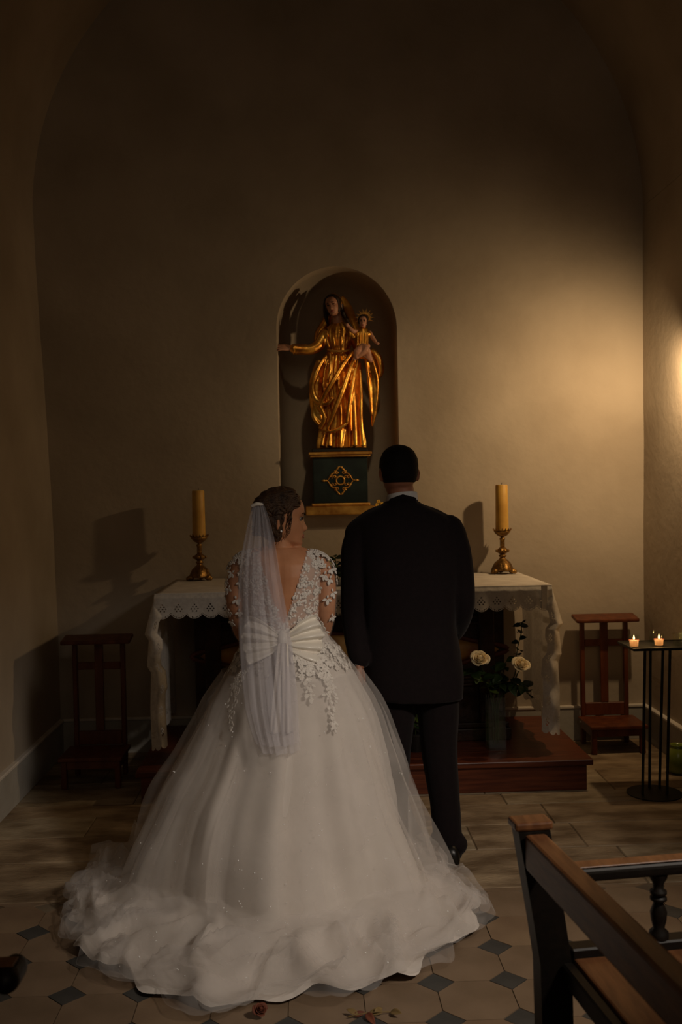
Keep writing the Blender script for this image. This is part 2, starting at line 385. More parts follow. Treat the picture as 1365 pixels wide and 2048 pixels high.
def plaster_noise(p): return noise.noise(Vector(p) * 1.3) * 0.006 + noise.noise(Vector(p) * 4) * 0.002
def wl(u, v):
    y = lerp(YE, YW, u); z = v * AZ
    x = lerp(XL, AX - AR, smooth(v) * v); return Vector((x + plaster_noise((0, y, z)), y, z))
MB().grid(60, 40, wl).obj('wall_left', 'plaster', kind='structure', smooth=True)
def wr(u, v):
    y = lerp(YE, YW, u); z = v * AZ
    x = lerp(XR, AX + AR, smooth(v) * v); return Vector((x + plaster_noise((9, y, z)), y, z))
MB().grid(60, 40, wr).obj('wall_right', 'plaster', kind='structure', smooth=True)
def vault(u, v):
    a = PI * v; y = lerp(YE, YW, u)
    return Vector((AX - AR * math.cos(a), y, AZ + AR * math.sin(a) + plaster_noise((3, y, v * 4)) ))
MB().grid(50, 60, vault).obj('ceiling', 'plaster', kind='structure', smooth=True)
ZB = 0.205
def skirting(name, a, b, t):
    m_ = MB(); m_.box(a, b, bev=0.003); o = m_.obj(name, 'dado', kind='structure'); 
    lo = (min(a[0], b[0]) - t[0], min(a[1], b[1]) - t[1], ZB); hi = (max(a[0], b[0]) + t[0], max(a[1], b[1]) + t[1], ZB + 0.018)
    MB().box(lo, hi, bev=0.004).obj('top_bead', 'linen', o)
skirting('baseboard_back', (XL - 0.02, YW - 0.022, 0.0), (XR + 0.02, YW + 0.01, ZB), (0, 0.006))
skirting('baseboard_left', (XL - 0.03, YE, 0.0), (XL + 0.022, YW - 0.023, ZB), (0.006, 0))
skirting('baseboard_right', (XR - 0.022, YE, 0.0), (XR + 0.03, YW - 0.023, ZB), (0.006, 0))

# floor: mortar bed, flagstones of the chancel, octagon and slate tiles of the aisle
YT = 3.965
floor = MB().box((-2.2, YE, -0.12), (2.7, YW + 0.02, -0.0045)).obj('floor', 'joint', kind='structure')
fr = random.Random(3)
rows = [3.972, 4.40, 4.72, 5.02, 5.21, 5.60, 5.95, 6.26]
starts = [[-1.6, -0.95, -0.2, 0.5, 1.35, 2.14], [-1.6, -0.7, 0.1, 0.72, 1.22, 2.14], [-1.6, -1.1, -0.3, 0.45, 1.15, 2.14], [-1.6, -0.5, 0.3, 0.98, 2.14],
          [-1.6, -0.95, -0.1, 0.9, 1.6, 2.14], [-1.6, -1.2, -0.4, 0.6, 1.45, 2.14], [-1.6, -0.8, 0.2, 1.1, 1.75, 2.14]]
for r_ in range(len(rows) - 1):
    xs = starts[r_]
    for i in range(len(xs) - 1):
        g = 0.0018; t = fr.uniform(-0.0025, 0.0015)
        MB().box((xs[i] + g, rows[r_] + g, -0.04), (xs[i + 1] - g, rows[r_ + 1] - g, t), bev=0.004).obj('flagstone', 'flag2' if fr.random() < 0.45 else 'flag', floor)
P_ = 0.2395; X0 = 0.622; Y0 = 3.215
K = P_ * 0.265                     # half diagonal of the slate diamonds
def prism(poly, z0, z1):
    n = len(poly); m_ = MB()
    m_.add([(x, y, z0) for x, y in poly] + [(x, y, z1) for x, y in poly], [tuple(range(n, 2 * n))] + [(i, (i + 1) % n, n + (i + 1) % n, n + i) for i in range(n)])
    return m_
h = P_ / 2; g = 0.0016
octp = [(-h + K, -h + g), (h - K, -h + g), (h - g, -h + K), (h - g, h - K), (h - K, h - g), (-h + K, h - g), (-h + g, h - K), (-h + g, -h + K)]
# rests a little above the mortar
diap = [(-K + g * 1.6, 0), (0, -K + g * 1.6), (K - g * 1.6, 0), (0, K - g * 1.6)]
def share(poly, name, m):
    me = prism(poly, -0.02, 0.0).mesh(name); me.materials.append(M[m]); return me
oms = [share(octp, 'octagon_tile', 'octa'), share(octp, 'octagon_tile', 'octb')]; dme = share(diap, 'diamond_tile', 'slate')
def put(me, name, x, y, z):
    o = bpy.data.objects.new(name, me); C.objects.link(o); o.location = (x, y, z); o.parent = floor
jmin = -6; 
for i in range(-9, 7):
    for j in range(jmin, 4):
        x = X0 + i * P_; y = Y0 + j * P_
        if XL - 0.02 < x < XR + 0.02 and y + K < YT: put(dme, 'diamond_tile', x, y, fr.uniform(-0.0012, 0.0))
        xo, yo = x + h, y + h
        if XL - 0.08 < xo < XR + 0.02:
            if yo + h < YT: put(oms[0 if fr.random() < 0.6 else 1], 'octagon_tile', xo, yo, fr.uniform(-0.0012, 0.0))
            elif yo - h < YT - 0.02:                               # row cut against the chancel step
                cut = [(max(-h, min(h, px)), min(py, YT - yo)) for px, py in octp]
                prism([(xo + px, yo + py) for px, py in cut], -0.02, -0.0005).obj('octagon_tile', 'octa', floor)

# ================================================================== ALTAR, PLATFORM, CLOTH
ZP = 0.168
pl = at(272, 1556, 5.22).x; pr = at(1186, 1530, 5.22).x
plat = thing('altar_platform', ((pl + pr) / 2, 5.25, 0), 'low dark red polished wooden step under the altar', 'step')
MB().box((pl, 5.2, ZP - 0.032), (pr, YW - 0.03, ZP), bev=0.006, seg=2).obj('tread', 'redwood', plat)
MB().box((pl + 0.025, 5.225, 0.0), (pr - 0.03, 5.25, ZP - 0.0325), bev=0.002).obj('riser', 'redwood', plat)
MB().box((pr - 0.055, 5.251, 0.0), (pr - 0.03, YW - 0.03, ZP - 0.0325), bev=0.002).obj('side_board', 'redwood', plat)
MB().box((pl + 0.025, 5.251, 0.0), (pl + 0.05, YW - 0.03, ZP - 0.0325), bev=0.002).obj('side_board', 'redwood', plat)

ZA = 1.083; YF = 5.34; YB = 6.22
al = at(309, 1190, YF).x; ar = at(1104, 1167, YF).x
bl = at(388, 1300, 5.66).x; br = at(1012, 1300, 5.66).x
altar = thing('altar', ((bl + br) / 2, 5.9, ZP), 'dark carved wooden altar with an ochre painted front under white lace cloth', 'altar')
MB().box((al + 0.012, YF + 0.012, ZA - 0.05), (ar - 0.012, YB, ZA - 0.004), bev=0.003).obj('table_top', 'altarwood', altar)
MB().box((bl, 5.70, ZP), (br, 6.2, ZA - 0.051), bev=0.004).obj('body', 'altarwood', altar)
for z0, z1, d in ((ZP + 0.001, ZP + 0.07, 0.05), (ZP + 0.071, ZP + 0.10, 0.032), (ZA - 0.13, ZA - 0.095, 0.03), (ZA - 0.094, ZA - 0.052, 0.055)):
    MB().box((bl - d * 0.5, 5.699 - d, z0), (br + d * 0.5, 5.699, z1), bev=0.006, seg=2).obj('moulding', 'altarwood', altar)
cx = (bl + br) / 2
for s in (-1, 1):
    MB().box((cx + s * (br - bl) * 0.44 - 0.045, 5.66, ZP + 0.101), (cx + s * (br - bl) * 0.44 + 0.045, 5.6995, ZA - 0.131), bev=0.008).obj('pilaster', 'altarwood', altar)
cz = (at(960, 1300, 5.69).z)
def cart(u, v):
    a = 2 * PI * u; e = 1 + 0.06 * math.cos(6 * a)
    return Vector((cx + (br - bl) * 0.455 * v * e * math.cos(a), 5.6985 - 0.03 * (1 - v ** 3), cz + 0.115 * v * e * math.sin(a)))
MB().grid(48, 8, cart, wrap=True).obj('painted_panel', 'painted', altar, smooth=True, thick=0.002, label='ochre painted oval relief')
m_ = MB(); m_.tube([cart(i / 60, 1.06) + Vector((0, -0.006, 0)) for i in range(61)], 0.014, 8); m_.obj('panel_frame', 'crimson', altar, smooth=True)
for s in (-1, 1):
    for k in (0, 1):
        m_ = MB(); p = [(cx + s * (br - bl) * (0.36 - 0.09 * math.cos(t)), 5.688, cz + (0.17 if k else -0.17) + 0.04 * math.sin(t) * (1 if k else -1) * (1 - t / 7)) for t in [x * 0.4 for x in range(14)]]
        m_.tube(p, 0.010, 6); m_.obj('carved_scroll', 'altarwood', altar, smooth=True)

cloth = thing('altar_cloth', ((al + ar) / 2, 5.8, ZA), 'white linen altar cloth with scalloped eyelet lace edges', 'cloth')
def top_fn(u, v):
    x = lerp(al - 0.003, ar + 0.003, u); y = lerp(YF - 0.003, YB + 0.02, v)
    return Vector((x, y, ZA + 0.0015 * noise.noise(Vector((x * 5, y * 5, 0)))))
MB().grid(60, 24, top_fn).obj('top_sheet', 'linen', cloth, smooth=True, thick=0.002)
PITCH = 0.0855
def scallop(x):                    # 0 at the joins, 1 at the lobe's lowest point
    return abs(math.sin(PI * x / PITCH)) ** 0.7
dots = [(0, 0.052)] + [(a, 0.064) for a in (-0.009, 0.009)] + [(a, 0.076) for a in (-0.018, 0.0, 0.018)] + [(a, 0.087) for a in (-0.010, 0.010)]
def hole(x, d, depth):             # x along the border, d down from the table edge
    lx = (x / PITCH) % 1.0 * PITCH - PITCH / 2
    for a, b in dots:
        if (lx - a) ** 2 + (d - b - 0.006) ** 2 < 0.0039 ** 2: return True
    e = depth - d
    if 0.004 < e < 0.0095 and ((x / 0.0095) % 1.0) < 0.5: return True
    return False
def front_fn(u, v):
    x = lerp(al, ar, u); dep = 0.108 + 0.026 * scallop(x - al)
    d = v * dep
    return Vector((x, YF - 0.004 - 0.012 * smooth(v * 5) + 0.004 * math.sin(x * 40) * v + 0.006 * noise.noise(Vector((x * 6, d * 9, 2))) * v, ZA - d))
nu = int((ar - al) / 0.0028)
MB().grid(nu, 50, front_fn, keep=lambda u, v: not hole(lerp(0, ar - al, u), v * (0.108 + 0.026 * scallop(lerp(0, ar - al, u))), 0.108 + 0.026 * scallop(lerp(0, ar - al, u)))).obj('lace_border', 'eyelet', cloth, smooth=True)
def side_drop(s, x0, zlow):
    """side fall: along the table end, then turned across the front corner in stepped folds"""
    Ltot = YB - YF
    def fn(u, v):
        z = lerp(ZA, zlow + 0.05 * (1 - u if u < 0.8 else 0.2), v)
        z += 0.018 * scallop(u * 1.1) * v ** 6 * -1
        outw = interp([(0.0, 0.0), (0.08, 0.014), (0.26, 0.055), (0.30, 0.034), (0.47, 0.046), (0.51, 0.026), (0.75, 0.034), (1.0, 0.03)], v)
        wave = 0.014 * math.sin(u * 30 + v * 2) * smooth(v * 3)
        if u < 0.8:
            q = u / 0.8; y = lerp(YB, YF - 0.012 * smooth(v * 6), q); x = x0 + s * (lerp(0.018 * smooth(v * 8), outw, q ** 3) + wave * (1 - q ** 6))
        else:
            t = (u - 0.8) / 0.2
            wv = interp([(0.0, 0.004), (0.08, 0.022), (0.15, 0.070), (0.19, 0.062), (0.36, 0.080), (0.40, 0.070), (0.62, 0.092), (0.66, 0.082), (1.0, 0.085)], v) * (1.0 if s < 0 else 0.95)
            x = x0 + s * outw - s * wv * t - (0.02 * v * t if s > 0 else 0); y = YF - 0.012 * smooth(v * 6) - 0.035 * math.sin(PI * t) * smooth(v * 4) * (1 + 0.4 * math.sin(v * 25)) - 0.006 * t
            z += 0.02 * t * v
        return Vector((x, y, z))
    def keep(u, v):
        d = v * (ZA - zlow)
        if u > 0.9:                                              # eyelet clusters down the turned edge
            q = (d / 0.115) % 1.0 * 0.115 - 0.057; t = (u - 0.8) / 0.2 * 0.11
            return not any((q - a) ** 2 + (t - 0.082 - b) ** 2 < 0.0042 ** 2 for a, b in ((0, 0), (0.011, 0.006), (-0.011, 0.006), (0.011, -0.007), (-0.011, -0.007), (0.02, 0), (-0.02, 0)))
        e = (ZA - zlow) - d
        if 0.06 < e < 0.09 and (u * 110) % 1.0 < 0.32 and int(e * 300) % 3: return False
        return True
    return MB().grid(300, 230, fn, keep=keep).obj('side_fall', 'eyelet', cloth, smooth=True)
side_drop(-1, al, at(330, 1497, YF).z)
side_drop(1, ar, at(1118, 1466, YF).z)
# narrow folded band at the front right corner
MB().box((ar - 0.062, YF - 0.0235, ZA - 0.122), (ar - 0.028, YF - 0.0195, ZA + 0.004), bev=0.001).obj('folded_corner_band', 'linen', cloth)

# ------------------------------------------------------------------ candlesticks and candles
def candlestick(loc, label):
    t = thing('candlestick', loc, label, 'candlestick', 'bronze candlesticks on the altar')
    x, y, z = loc
    m_ = MB()
    m_.lathe([(0.066, 0.018), (0.064, 0.03), (0.056, 0.05), (0.050, 0.064), (0.036, 0.078), (0.024, 0.088), (0.017, 0.096), (0.016, 0.104)], loc, 36,
             fn=lambda a, zz: 1 + 0.10 * math.cos(3 * (a + PI / 2)) * max(0, (0.075 - zz) / 0.06) + 0.03 * math.cos(9 * a))
    m_.obj('foot_bell', 'brass', t, smooth=True)
    for k in range(3):
        a = -PI / 2 + PI / 6 + k * 2 * PI / 3 + PI / 6
        c = Vector((x + 0.062 * math.cos(a), y + 0.062 * math.sin(a), z + 0.017))
        m_ = MB(); m_.ball(c, (0.023, 0.023, 0.017), 12); m_.ball(c + Vector((0.016 * math.cos(a), 0.016 * math.sin(a), -0.004)), (0.014, 0.014, 0.013), 10)
        m_.obj('paw_foot', 'brass', t, smooth=True)
    m_ = MB(); m_.lathe([(0.015, 0.100), (0.024, 0.106), (0.024, 0.112), (0.015, 0.118), (0.018, 0.124)], loc, 20); m_.obj('collar_ring', 'brass', t, smooth=True)
    m_ = MB(); m_.lathe([(0.014, 0.120), (0.026, 0.128), (0.033, 0.138), (0.033, 0.144), (0.024, 0.154), (0.014, 0.162)], loc, 24, fn=lambda a, zz: 1 + 0.12 * math.cos(6 * a)); m_.obj('knop', 'brass', t, smooth=True)
    for k in range(4):
        a = k * PI / 2; m_ = MB(); m_.ball((x + 0.037 * math.cos(a), y + 0.037 * math.sin(a), z + 0.141), (0.007, 0.007, 0.009), 8); m_.obj('boss', 'brass', t, smooth=True)
    m_ = MB(); m_.lathe([(0.014, 0.160), (0.015, 0.175), (0.014, 0.205), (0.018, 0.212), (0.018, 0.217), (0.010, 0.222), (0.010, 0.228)], loc, 16); m_.obj('stem', 'brass', t, smooth=True)
    m_ = MB(); m_.lathe([(0.010, 0.226), (0.030, 0.236), (0.046, 0.252), (0.054, 0.268), (0.052, 0.268), (0.042, 0.254), (0.035, 0.2505)], loc, 36)
    m_.obj('drip_cup', 'brass', t, smooth=True)
    m_ = MB()
    for k in range(18):                                         # leaf teeth round the rim
        a = 2 * PI * k / 18; d = Vector((math.cos(a), math.sin(a), 0)); s = Vector((-d.y, d.x, 0)); c = Vector(loc) + Vector((0, 0, 0.266))
        m_.add([c + d * 0.0545 + s * 0.009, c + d * 0.0545 - s * 0.009, c + d * 0.0515 - s * 0.008, c + d * 0.0515 + s * 0.008, c + d * 0.062 + Vector((0, 0, 0.017))], [(0, 1, 4), (1, 2, 4), (2, 3, 4), (3, 0, 4), (3, 2, 1, 0)])
    m_.obj('rim_teeth', 'brass', t)
    return t
def candle(loc, hgt, label):
    t = thing('candle', loc, label, 'candle', 'thick yellow candles on the altar')
    m_ = MB(); m_.lathe([(0.0395, 0.0), (0.0405, 0.01), (0.0385, hgt * 0.5), (0.0375, hgt - 0.006), (0.034, hgt), (0.028, hgt - 0.004), (0.01, hgt - 0.006)], loc, 32); m_.obj('wax_body', 'wax', t, smooth=True, angle=60)
    m_ = MB(); m_.tube([Vector(loc) + Vector((0, 0, hgt - 0.007)), Vector(loc) + Vector((0.002, 0, hgt + 0.012))], 0.0018, 6); m_.obj('wick', 'wick', t)
    return t
cl = onz(400, 1159, ZA + 0.003); cr_ = onz(1007, 1145, ZA + 0.003); cl.y = cr_.y = 6.12
cl.x = at(400, 1140, 6.12).x; cr_.x = at(1006, 1125, 6.12).x
st1 = candlestick(cl, 'bronze gilt candlestick on the altar beside the bride, in the dimmer half')
st2 = dup(st1, cr_, 'bronze gilt candlestick on the altar beside the groom, in the brighter half')
ctop = at(395, 981, 6.12).z
ca1 = candle(cl + Vector((0, 0, 0.2510)), ctop - cl.z - 0.251, 'thick yellow candle in the dimmer candlestick beside the bride')
ca2 = dup(ca1, cr_ + Vector((0, 0, 0.2510)), 'thick yellow candle in the brighter candlestick beside the groom')

# ================================================================== STATUE AND PLINTH
YS = 6.36
def S(px, py, dy=0.0): return at(px, py, YS + dy) 
p0 = S(612, 1028, -0.19); p1 = S(750, 1026, -0.19)
px0 = S(627, 960, -0.15).x; px1 = S(736, 960, -0.15).x; pcx = (px0 + px1) / 2
plinth = thing('plinth', (pcx, YS, NZ0), 'green black marbled plinth with gold ornament in the niche', 'plinth')
zb1 = at(680, 1012, 6.18).z; zt0 = at(680, 914, 6.2).z; zt1 = at(680, 905, 6.2).z
MB().box((p0.x, 6.175, NZ0 + 0.001), (p1.x, 6.60, zb1), bev=0.005).obj('base_slab', 'goldflat', plinth, label='gilded base slab')
MB().box((px0 - 0.012, 6.188, zb1 + 0.0005), (px1 + 0.012, 6.58, zb1 + 0.018), bev=0.005, seg=2).obj('base_moulding', 'goldflat', plinth)
MB().box((px0, 6.21, zb1 + 0.0185), (px1, 6.56, zt0 - 0.0005), bev=0.003).obj('body', 'marble', plinth)
MB().box((px0 - 0.018, 6.19, zt0), (px1 + 0.018, 6.57, zt0 + 0.014), bev=0.004, seg=2).obj('top_moulding', 'goldflat', plinth)
MB().box((px0 - 0.026, 6.18, zt0 + 0.0145), (px1 + 0.026, 6.57, zt1 + 0.004), bev=0.003).obj('cornice', 'goldflat', plinth)
ZST = zt1 + 0.0045
# gilt ornament: ring inside a lozenge of leafy scrolls
oc = at(681, 961, 6.208); u_ = 0.00307
m_ = MB(); m_.tube([oc + Vector((0.0255 * math.cos(a), 0, 0.0255 * math.sin(a))) for a in [2 * PI * i / 40 for i in range(41)]], 0.0055, 8); m_.obj('ring_ornament', 'goldflat', plinth, smooth=True)
for sx in (-1, 1):
    for sz in (-1, 1):
        m_ = MB()
        main = [(0.002, 0.088), (0.014, 0.076), (0.026, 0.062), (0.030, 0.046), (0.042, 0.046), (0.058, 0.034), (0.068, 0.018), (0.078, 0.003)]
        q, rr = spline([oc + Vector((sx * a, 0, sz * b)) for a, b in main], [0.004, 0.006, 0.0045, 0.006, 0.005, 0.006, 0.004, 0.003], 4)
        m_.tube(q, rr, 7)
        for (a, b, c_) in ((0.034, 0.022, 1), (0.020, 0.052, -1), (0.052, 0.020, 1)):
            cu = [oc + Vector((sx * (a + 0.011 * (1 - t / 8) * math.cos(t * c_)), 0, sz * (b + 0.011 * (1 - t / 8) * math.sin(t * c_)))) for t in [k * 0.5 for k in range(12)]]
            m_.tube(cu, [0.0045 - 0.0002 * k for k in range(12)], 6)
        for (a, b) in ((0.010, 0.082), (0.032, 0.058), (0.062, 0.026)):
            m_.ball(oc + Vector((sx * a, 0, sz * b)), (0.008, 0.005, 0.006), 8)
        m_.obj('leaf_scroll', 'goldflat', plinth, smooth=True)
for sx in (-1, 1):
    m_ = MB(); m_.tube([oc + Vector((sx * a, 0, 0)) for a in (0.078, 0.086, 0.094, 0.100, 0.108, 0.118)], [0.003, 0.007, 0.004, 0.009, 0.006, 0.001], 7); m_.obj('finial', 'goldflat', plinth, smooth=True)

statue = thing('statue', (pcx, YS, ZST), 'gilded wooden statue of a robed woman holding a child in the wall niche', 'statue')
MB().box((S(624, 900).x, 6.22, ZST + 0.0003), (S(733, 900).x, 6.55, S(680, 897, -0.1).z), bev=0.004).obj('ground_block', 'dark', statue)
zg = S(680, 897, -0.1).z
# gown: stacked outlines with deep folds, plus raised folds of the diagonal mantle, united
gown_t = [(898, 640, 731), (885, 639, 731), (860, 643, 727), (830, 645, 724), (800, 640, 722), (775, 634, 722), (750, 636, 721), (725, 642, 716), (708, 652, 704), (700, 656, 700),
          (690, 652, 703), (675, 646, 708), (664, 646, 708), (655, 653, 702), (647, 662, 692), (640, 667, 686)]
depth_t = [(640, 0.045), (655, 0.065), (675, 0.085), (700, 0.082), (725, 0.11), (775, 0.13), (850, 0.125), (898, 0.135)]
m_ = MB(); rs = []
gp = [(y, a, b) for y, a, b in gown_t]
ys = [898 - 258 * i / 80 for i in range(81)]
lt = sorted((y, a) for y, a, b in gp); rt = sorted((y, b) for y, a, b in gp)
for y in ys:
    l = S(interp(lt, y), y).x; r = S(interp(rt, y), y).x; z = S(675, y).z
    hw = (r - l) / 2; c = (l + r) / 2; dp = interp(depth_t, y); ring = []
    fa = 0.11 * smooth((y - 690) / 60) + 0.05
    for j in range(144):
        a = 2 * PI * j / 144
        k = 1 + fa * (0.7 * math.sin(11 * a + 0.5) + 0.5 * math.sin(17 * a + y * 0.012) + 0.35 * (1 - 2 * abs(math.sin(14.5 * a + 0.01 * y)))) * (1 if y > 705 else 0.6)
        ring.append(Vector((c + hw * k * math.cos(a), YS + 0.02 + dp * k * math.sin(a), z)))
    rs.append(ring)
m_.rings(rs)
def fold(pts, rad, dy=-0.11):
    q, rr = spline([S(a, b, dy + (c if len(p) > 2 else 0)) if False else S(p[0], p[1], p[2]) for p in pts for a, b, c in [(p[0], p[1], p[2])]], rad, 5)
    m_.tube(q, rr, 9)
for pts, rad in [
    ([(708, 702, -0.075), (690, 725, -0.105), (668, 760, -0.125), (650, 790, -0.12), (640, 812, -0.10)], [0.010, 0.018, 0.022, 0.02, 0.012]),
    ([(713, 706, -0.07), (700, 740, -0.11), (684, 785, -0.135), (668, 825, -0.135), (655, 858, -0.12)], [0.010, 0.018, 0.024, 0.02, 0.012]),
    ([(716, 715, -0.07), (708, 755, -0.11), (700, 800, -0.13), (694, 845, -0.13)], [0.010, 0.016, 0.018, 0.014]),
    ([(650, 715, -0.07), (633, 745, -0.08), (626, 775, -0.07), (634, 800, -0.08), (655, 808, -0.11), (668, 795, -0.12)], [0.012, 0.02, 0.024, 0.022, 0.02, 0.014]),
    ([(628, 770, -0.04), (630, 800, -0.06), (628, 832, -0.06), (640, 850, -0.08)], [0.02, 0.022, 0.02, 0.012]),
    ([(640, 812, -0.09), (650, 835, -0.115), (640, 858, -0.10)], [0.018, 0.02, 0.012]),
    ([(645, 862, -0.10), (668, 862, -0.125), (690, 850, -0.13), (698, 842, -0.125)], [0.010, 0.012, 0.013, 0.008]),
    ([(642, 722, -0.03), (634, 765, -0.035), (634, 812, -0.04), (645, 850, -0.05)], [0.03, 0.05, 0.045, 0.025]),
    ([(660, 700, -0.06), (662, 730, -0.1), (656, 760, -0.11)], [0.008, 0.012, 0.008]),
    ([(720, 725, -0.04), (722, 780, -0.08), (722, 840, -0.09), (727, 893, -0.09)], [0.010, 0.016, 0.018, 0.02]),
    ([(706, 760, -0.10), (709, 820, -0.12), (711, 892, -0.12)], [0.010, 0.014, 0.018]),
    ([(662, 865, -0.1), (660, 893, -0.12)], [0.012, 0.018]), ([(690, 858, -0.11), (684, 893, -0.12)], [0.010, 0.014]),
    ([(650, 868, -0.08), (645, 893, -0.10)], [0.012, 0.018]),
    ([(652, 665, -0.05), (655, 683, -0.075), (660, 697, -0.075)], [0.008, 0.010, 0.006]), ([(664, 655, -0.055), (668, 678, -0.09), (670, 697, -0.08)], [0.006, 0.010, 0.006]),
    ([(684, 655, -0.055), (684, 678, -0.09), (682, 697, -0.08)], [0.006, 0.010, 0.006]), ([(696, 665, -0.05), (694, 683, -0.08), (692, 697, -0.07)], [0.008, 0.010, 0.006])]:
    q, rr = spline([S(*p) for p in pts], [k * (0.82 if len(pts) > 3 and max(rad) < 0.04 else 1.0) for k in rad], 5); m_.tube(q, rr, 9)
# arms in sleeves
m_.limb([S(650, 668, -0.01), S(638, 690, -0.03), S(622, 699, -0.05), S(602, 699, -0.065), S(588, 697, -0.07)], [0.036, 0.038, 0.034, 0.033, 0.030], 14)
for k in range(5): 
    c = S(612 - 6 * k, 699, -0.055 - 0.003 * k); m_.tube([c + Vector((0, 0.03 * math.cos(a), 0.031 * math.sin(a))) for a in [2 * PI * i / 14 for i in range(15)]], 0.006, 6)
m_.limb([S(703, 668, 0.0), S(716, 690, -0.02), S(722, 706, -0.08), S(733, 710, -0.10)], [0.036, 0.036, 0.032, 0.028], 14)
m_.remesh(0.0040, 2).obj('gown', 'gold', statue, smooth=True)
m_ = MB(); m_.tube([S(656, 700, -0.07), S(664, 702, -0.09), S(678, 703, -0.095), S(692, 702, -0.085), S(700, 700, -0.065)], 0.008, 8); m_.obj('belt', 'goldflat', statue, smooth=True)
# mantle: hood over the shoulders and the hanging end on the child's side
m_ = MB()
q, rr = spline([S(672, 598, 0.06), S(655, 640, 0.06), S(640, 668, 0.03), S(634, 690, 0.03)], [(0.02, 0.03), (0.03, 0.035), (0.035, 0.035), (0.02, 0.03)], 5); m_.tube(q, rr, 10)
q, rr = spline([S(680, 596, 0.08), S(693, 614, 0.08), S(704, 640, 0.06), S(714, 668, 0.04)], [(0.012, 0.03), (0.012, 0.035), (0.022, 0.035), (0.03, 0.03)], 5); m_.tube(q, rr, 10)
q, rr = spline([S(735, 712, -0.07), S(745, 740, -0.05), S(749, 785, -0.04), S(748, 825, -0.03), S(745, 854, -0.03)], [(0.025, 0.03), (0.032, 0.03), (0.032, 0.03), (0.022, 0.022), (0.003, 0.003)], 5); m_.tube(q, rr, 12)
q, rr = spline([S(742, 712, -0.09), S(755, 760, -0.07), S(752, 820, -0.05)], [0.010, 0.012, 0.006], 5); m_.tube(q, rr, 8)
q, rr = spline([S(733, 720, -0.09), S(739, 770, -0.075), S(743, 830, -0.05)], [0.008, 0.010, 0.006], 5); m_.tube(q, rr, 8)
q, rr = spline([S(742, 700, 0.0), S(756, 716, 0.0), S(762, 745, 0.0), S(750, 760, 0.0)], [0.02, 0.028, 0.02, 0.01], 5); m_.tube(q, rr, 10)
m_.remesh(0.0048, 3).obj('mantle', 'gold', statue, smooth=True)

# ---- heads (shared by statue, child, bride and groom); local: face +y, up +z, eye level z = 0
HF = [(-0.112, 0.066), (-0.105, 0.082), (-0.096, 0.0885), (-0.086, 0.087), (-0.08, 0.085), (-0.05, 0.087), (-0.03, 0.086), (-0.01, 0.085), (0.006, 0.0855), (0.02, 0.091), (0.04, 0.0905), (0.06, 0.085), (0.08, 0.072), (0.095, 0.054), (0.105, 0.032), (0.110, 0.004)]
HB = [(-0.112, 0.0), (-0.09, -0.02), (-0.06, -0.062), (-0.03, -0.085), (0.0, -0.096), (0.03, -0.099), (0.06, -0.092), (0.08, -0.078), (0.095, -0.058), (0.105, -0.034), (0.110, -0.004)]
HW = [(-0.112, 0.018), (-0.105, 0.030), (-0.09, 0.045), (-0.07, 0.056), (-0.05, 0.064), (-0.02, 0.072), (0.02, 0.077), (0.05, 0.075), (0.08, 0.062), (0.095, 0.047), (0.105, 0.028), (0.110, 0.004)]
NO = [(-0.053, 0.0), (-0.049, 0.006), (-0.044, 0.017), (-0.038, 0.0225), (-0.030, 0.018), (-0.018, 0.0115), (-0.006, 0.006), (0.004, 0.002), (0.012, 0.0)]
def head_pt(z, a, face=True):
    f = interp(HF, z); b = interp(HB, z); wd = interp(HW, z); yc = f - min(f - b, 0.19) * 0.5
    ca, sa = math.cos(a), math.sin(a)
    x = wd * math.copysign(abs(ca) ** 0.85, ca); y = yc + ((f - yc) if sa > 0 else (yc - b)) * math.copysign(abs(sa) ** 0.9, sa)
    if face and sa > 0:
        y += interp(NO, z) * gs(x, 0.0085 + 0.006 * gs(z + 0.042, 0.01)) if -0.053 < z < 0.012 else 0
        for s in (-1, 1):
            y -= 0.0085 * gs(x - s * 0.031, 0.015) * gs(z - 0.001, 0.010)
            y += 0.004 * gs(x - s * 0.042, 0.018) * gs(z + 0.03, 0.016)
        y += 0.0045 * gs(x, 0.022) * (gs(z + 0.0635, 0.0045) + 1.1 * gs(z + 0.0735, 0.005)) - 0.002 * gs(x, 0.024) * gs(z + 0.0685, 0.0018)
        y -= 0.003 * gs(x, 0.02) * gs(z + 0.083, 0.005)
    return Vector((x, y, z))
def head(m_, T, n=56, seg=64):
    zs = [-0.112 + 0.222 * (0.5 - 0.5 * math.cos(PI * i / n)) for i in range(n + 1)]
    m_.rings([[head_pt(z, 2 * PI * j / seg) for j in range(seg)] for z in zs], T)
    for s in (-1, 1):
        q = [Vector((s * (0.074 + 0.010 * math.sin(PI * t)), -0.012 - 0.016 * math.sin(2.4 * t) * t * 1.1 + 0.012 * t, 0.018 - 0.062 * t)) for t in [k / 8 for k in range(9)]]
        m_.tube(q, [0.006, 0.008, 0.008, 0.0075, 0.007, 0.0065, 0.0075, 0.008, 0.005], 8, T)
        m_.ball((s * 0.076, -0.010, -0.010), (0.007, 0.014, 0.026), 10, T)
def hair_shell(T, off, mask, n=60, seg=80, wob=0.0, freq=40):
    """cap of hair: stands off the scalp inside the mask, sinks below the skin outside it"""
    m_ = MB(); rs = []
    zs = [-0.10 + 0.210 * (0.5 - 0.5 * math.cos(PI * i / n)) for i in range(n + 1)]
    for z in zs:
        ring = []
        for j in range(seg):
            a = 2 * PI * j / seg; p = head_pt(z, a, False); k = mask(p)
            c = Vector((0, 0, 0.01)); d = (p - c).normalized()
            ring.append(p + d * (lerp(-0.012, off, k) + wob * k * math.sin(freq * (p.z * 1.5 + p.y + 0.3 * p.x) + 3 * math.sin(a * 2))))
        rs.append(ring)
    return m_.rings(rs, T)
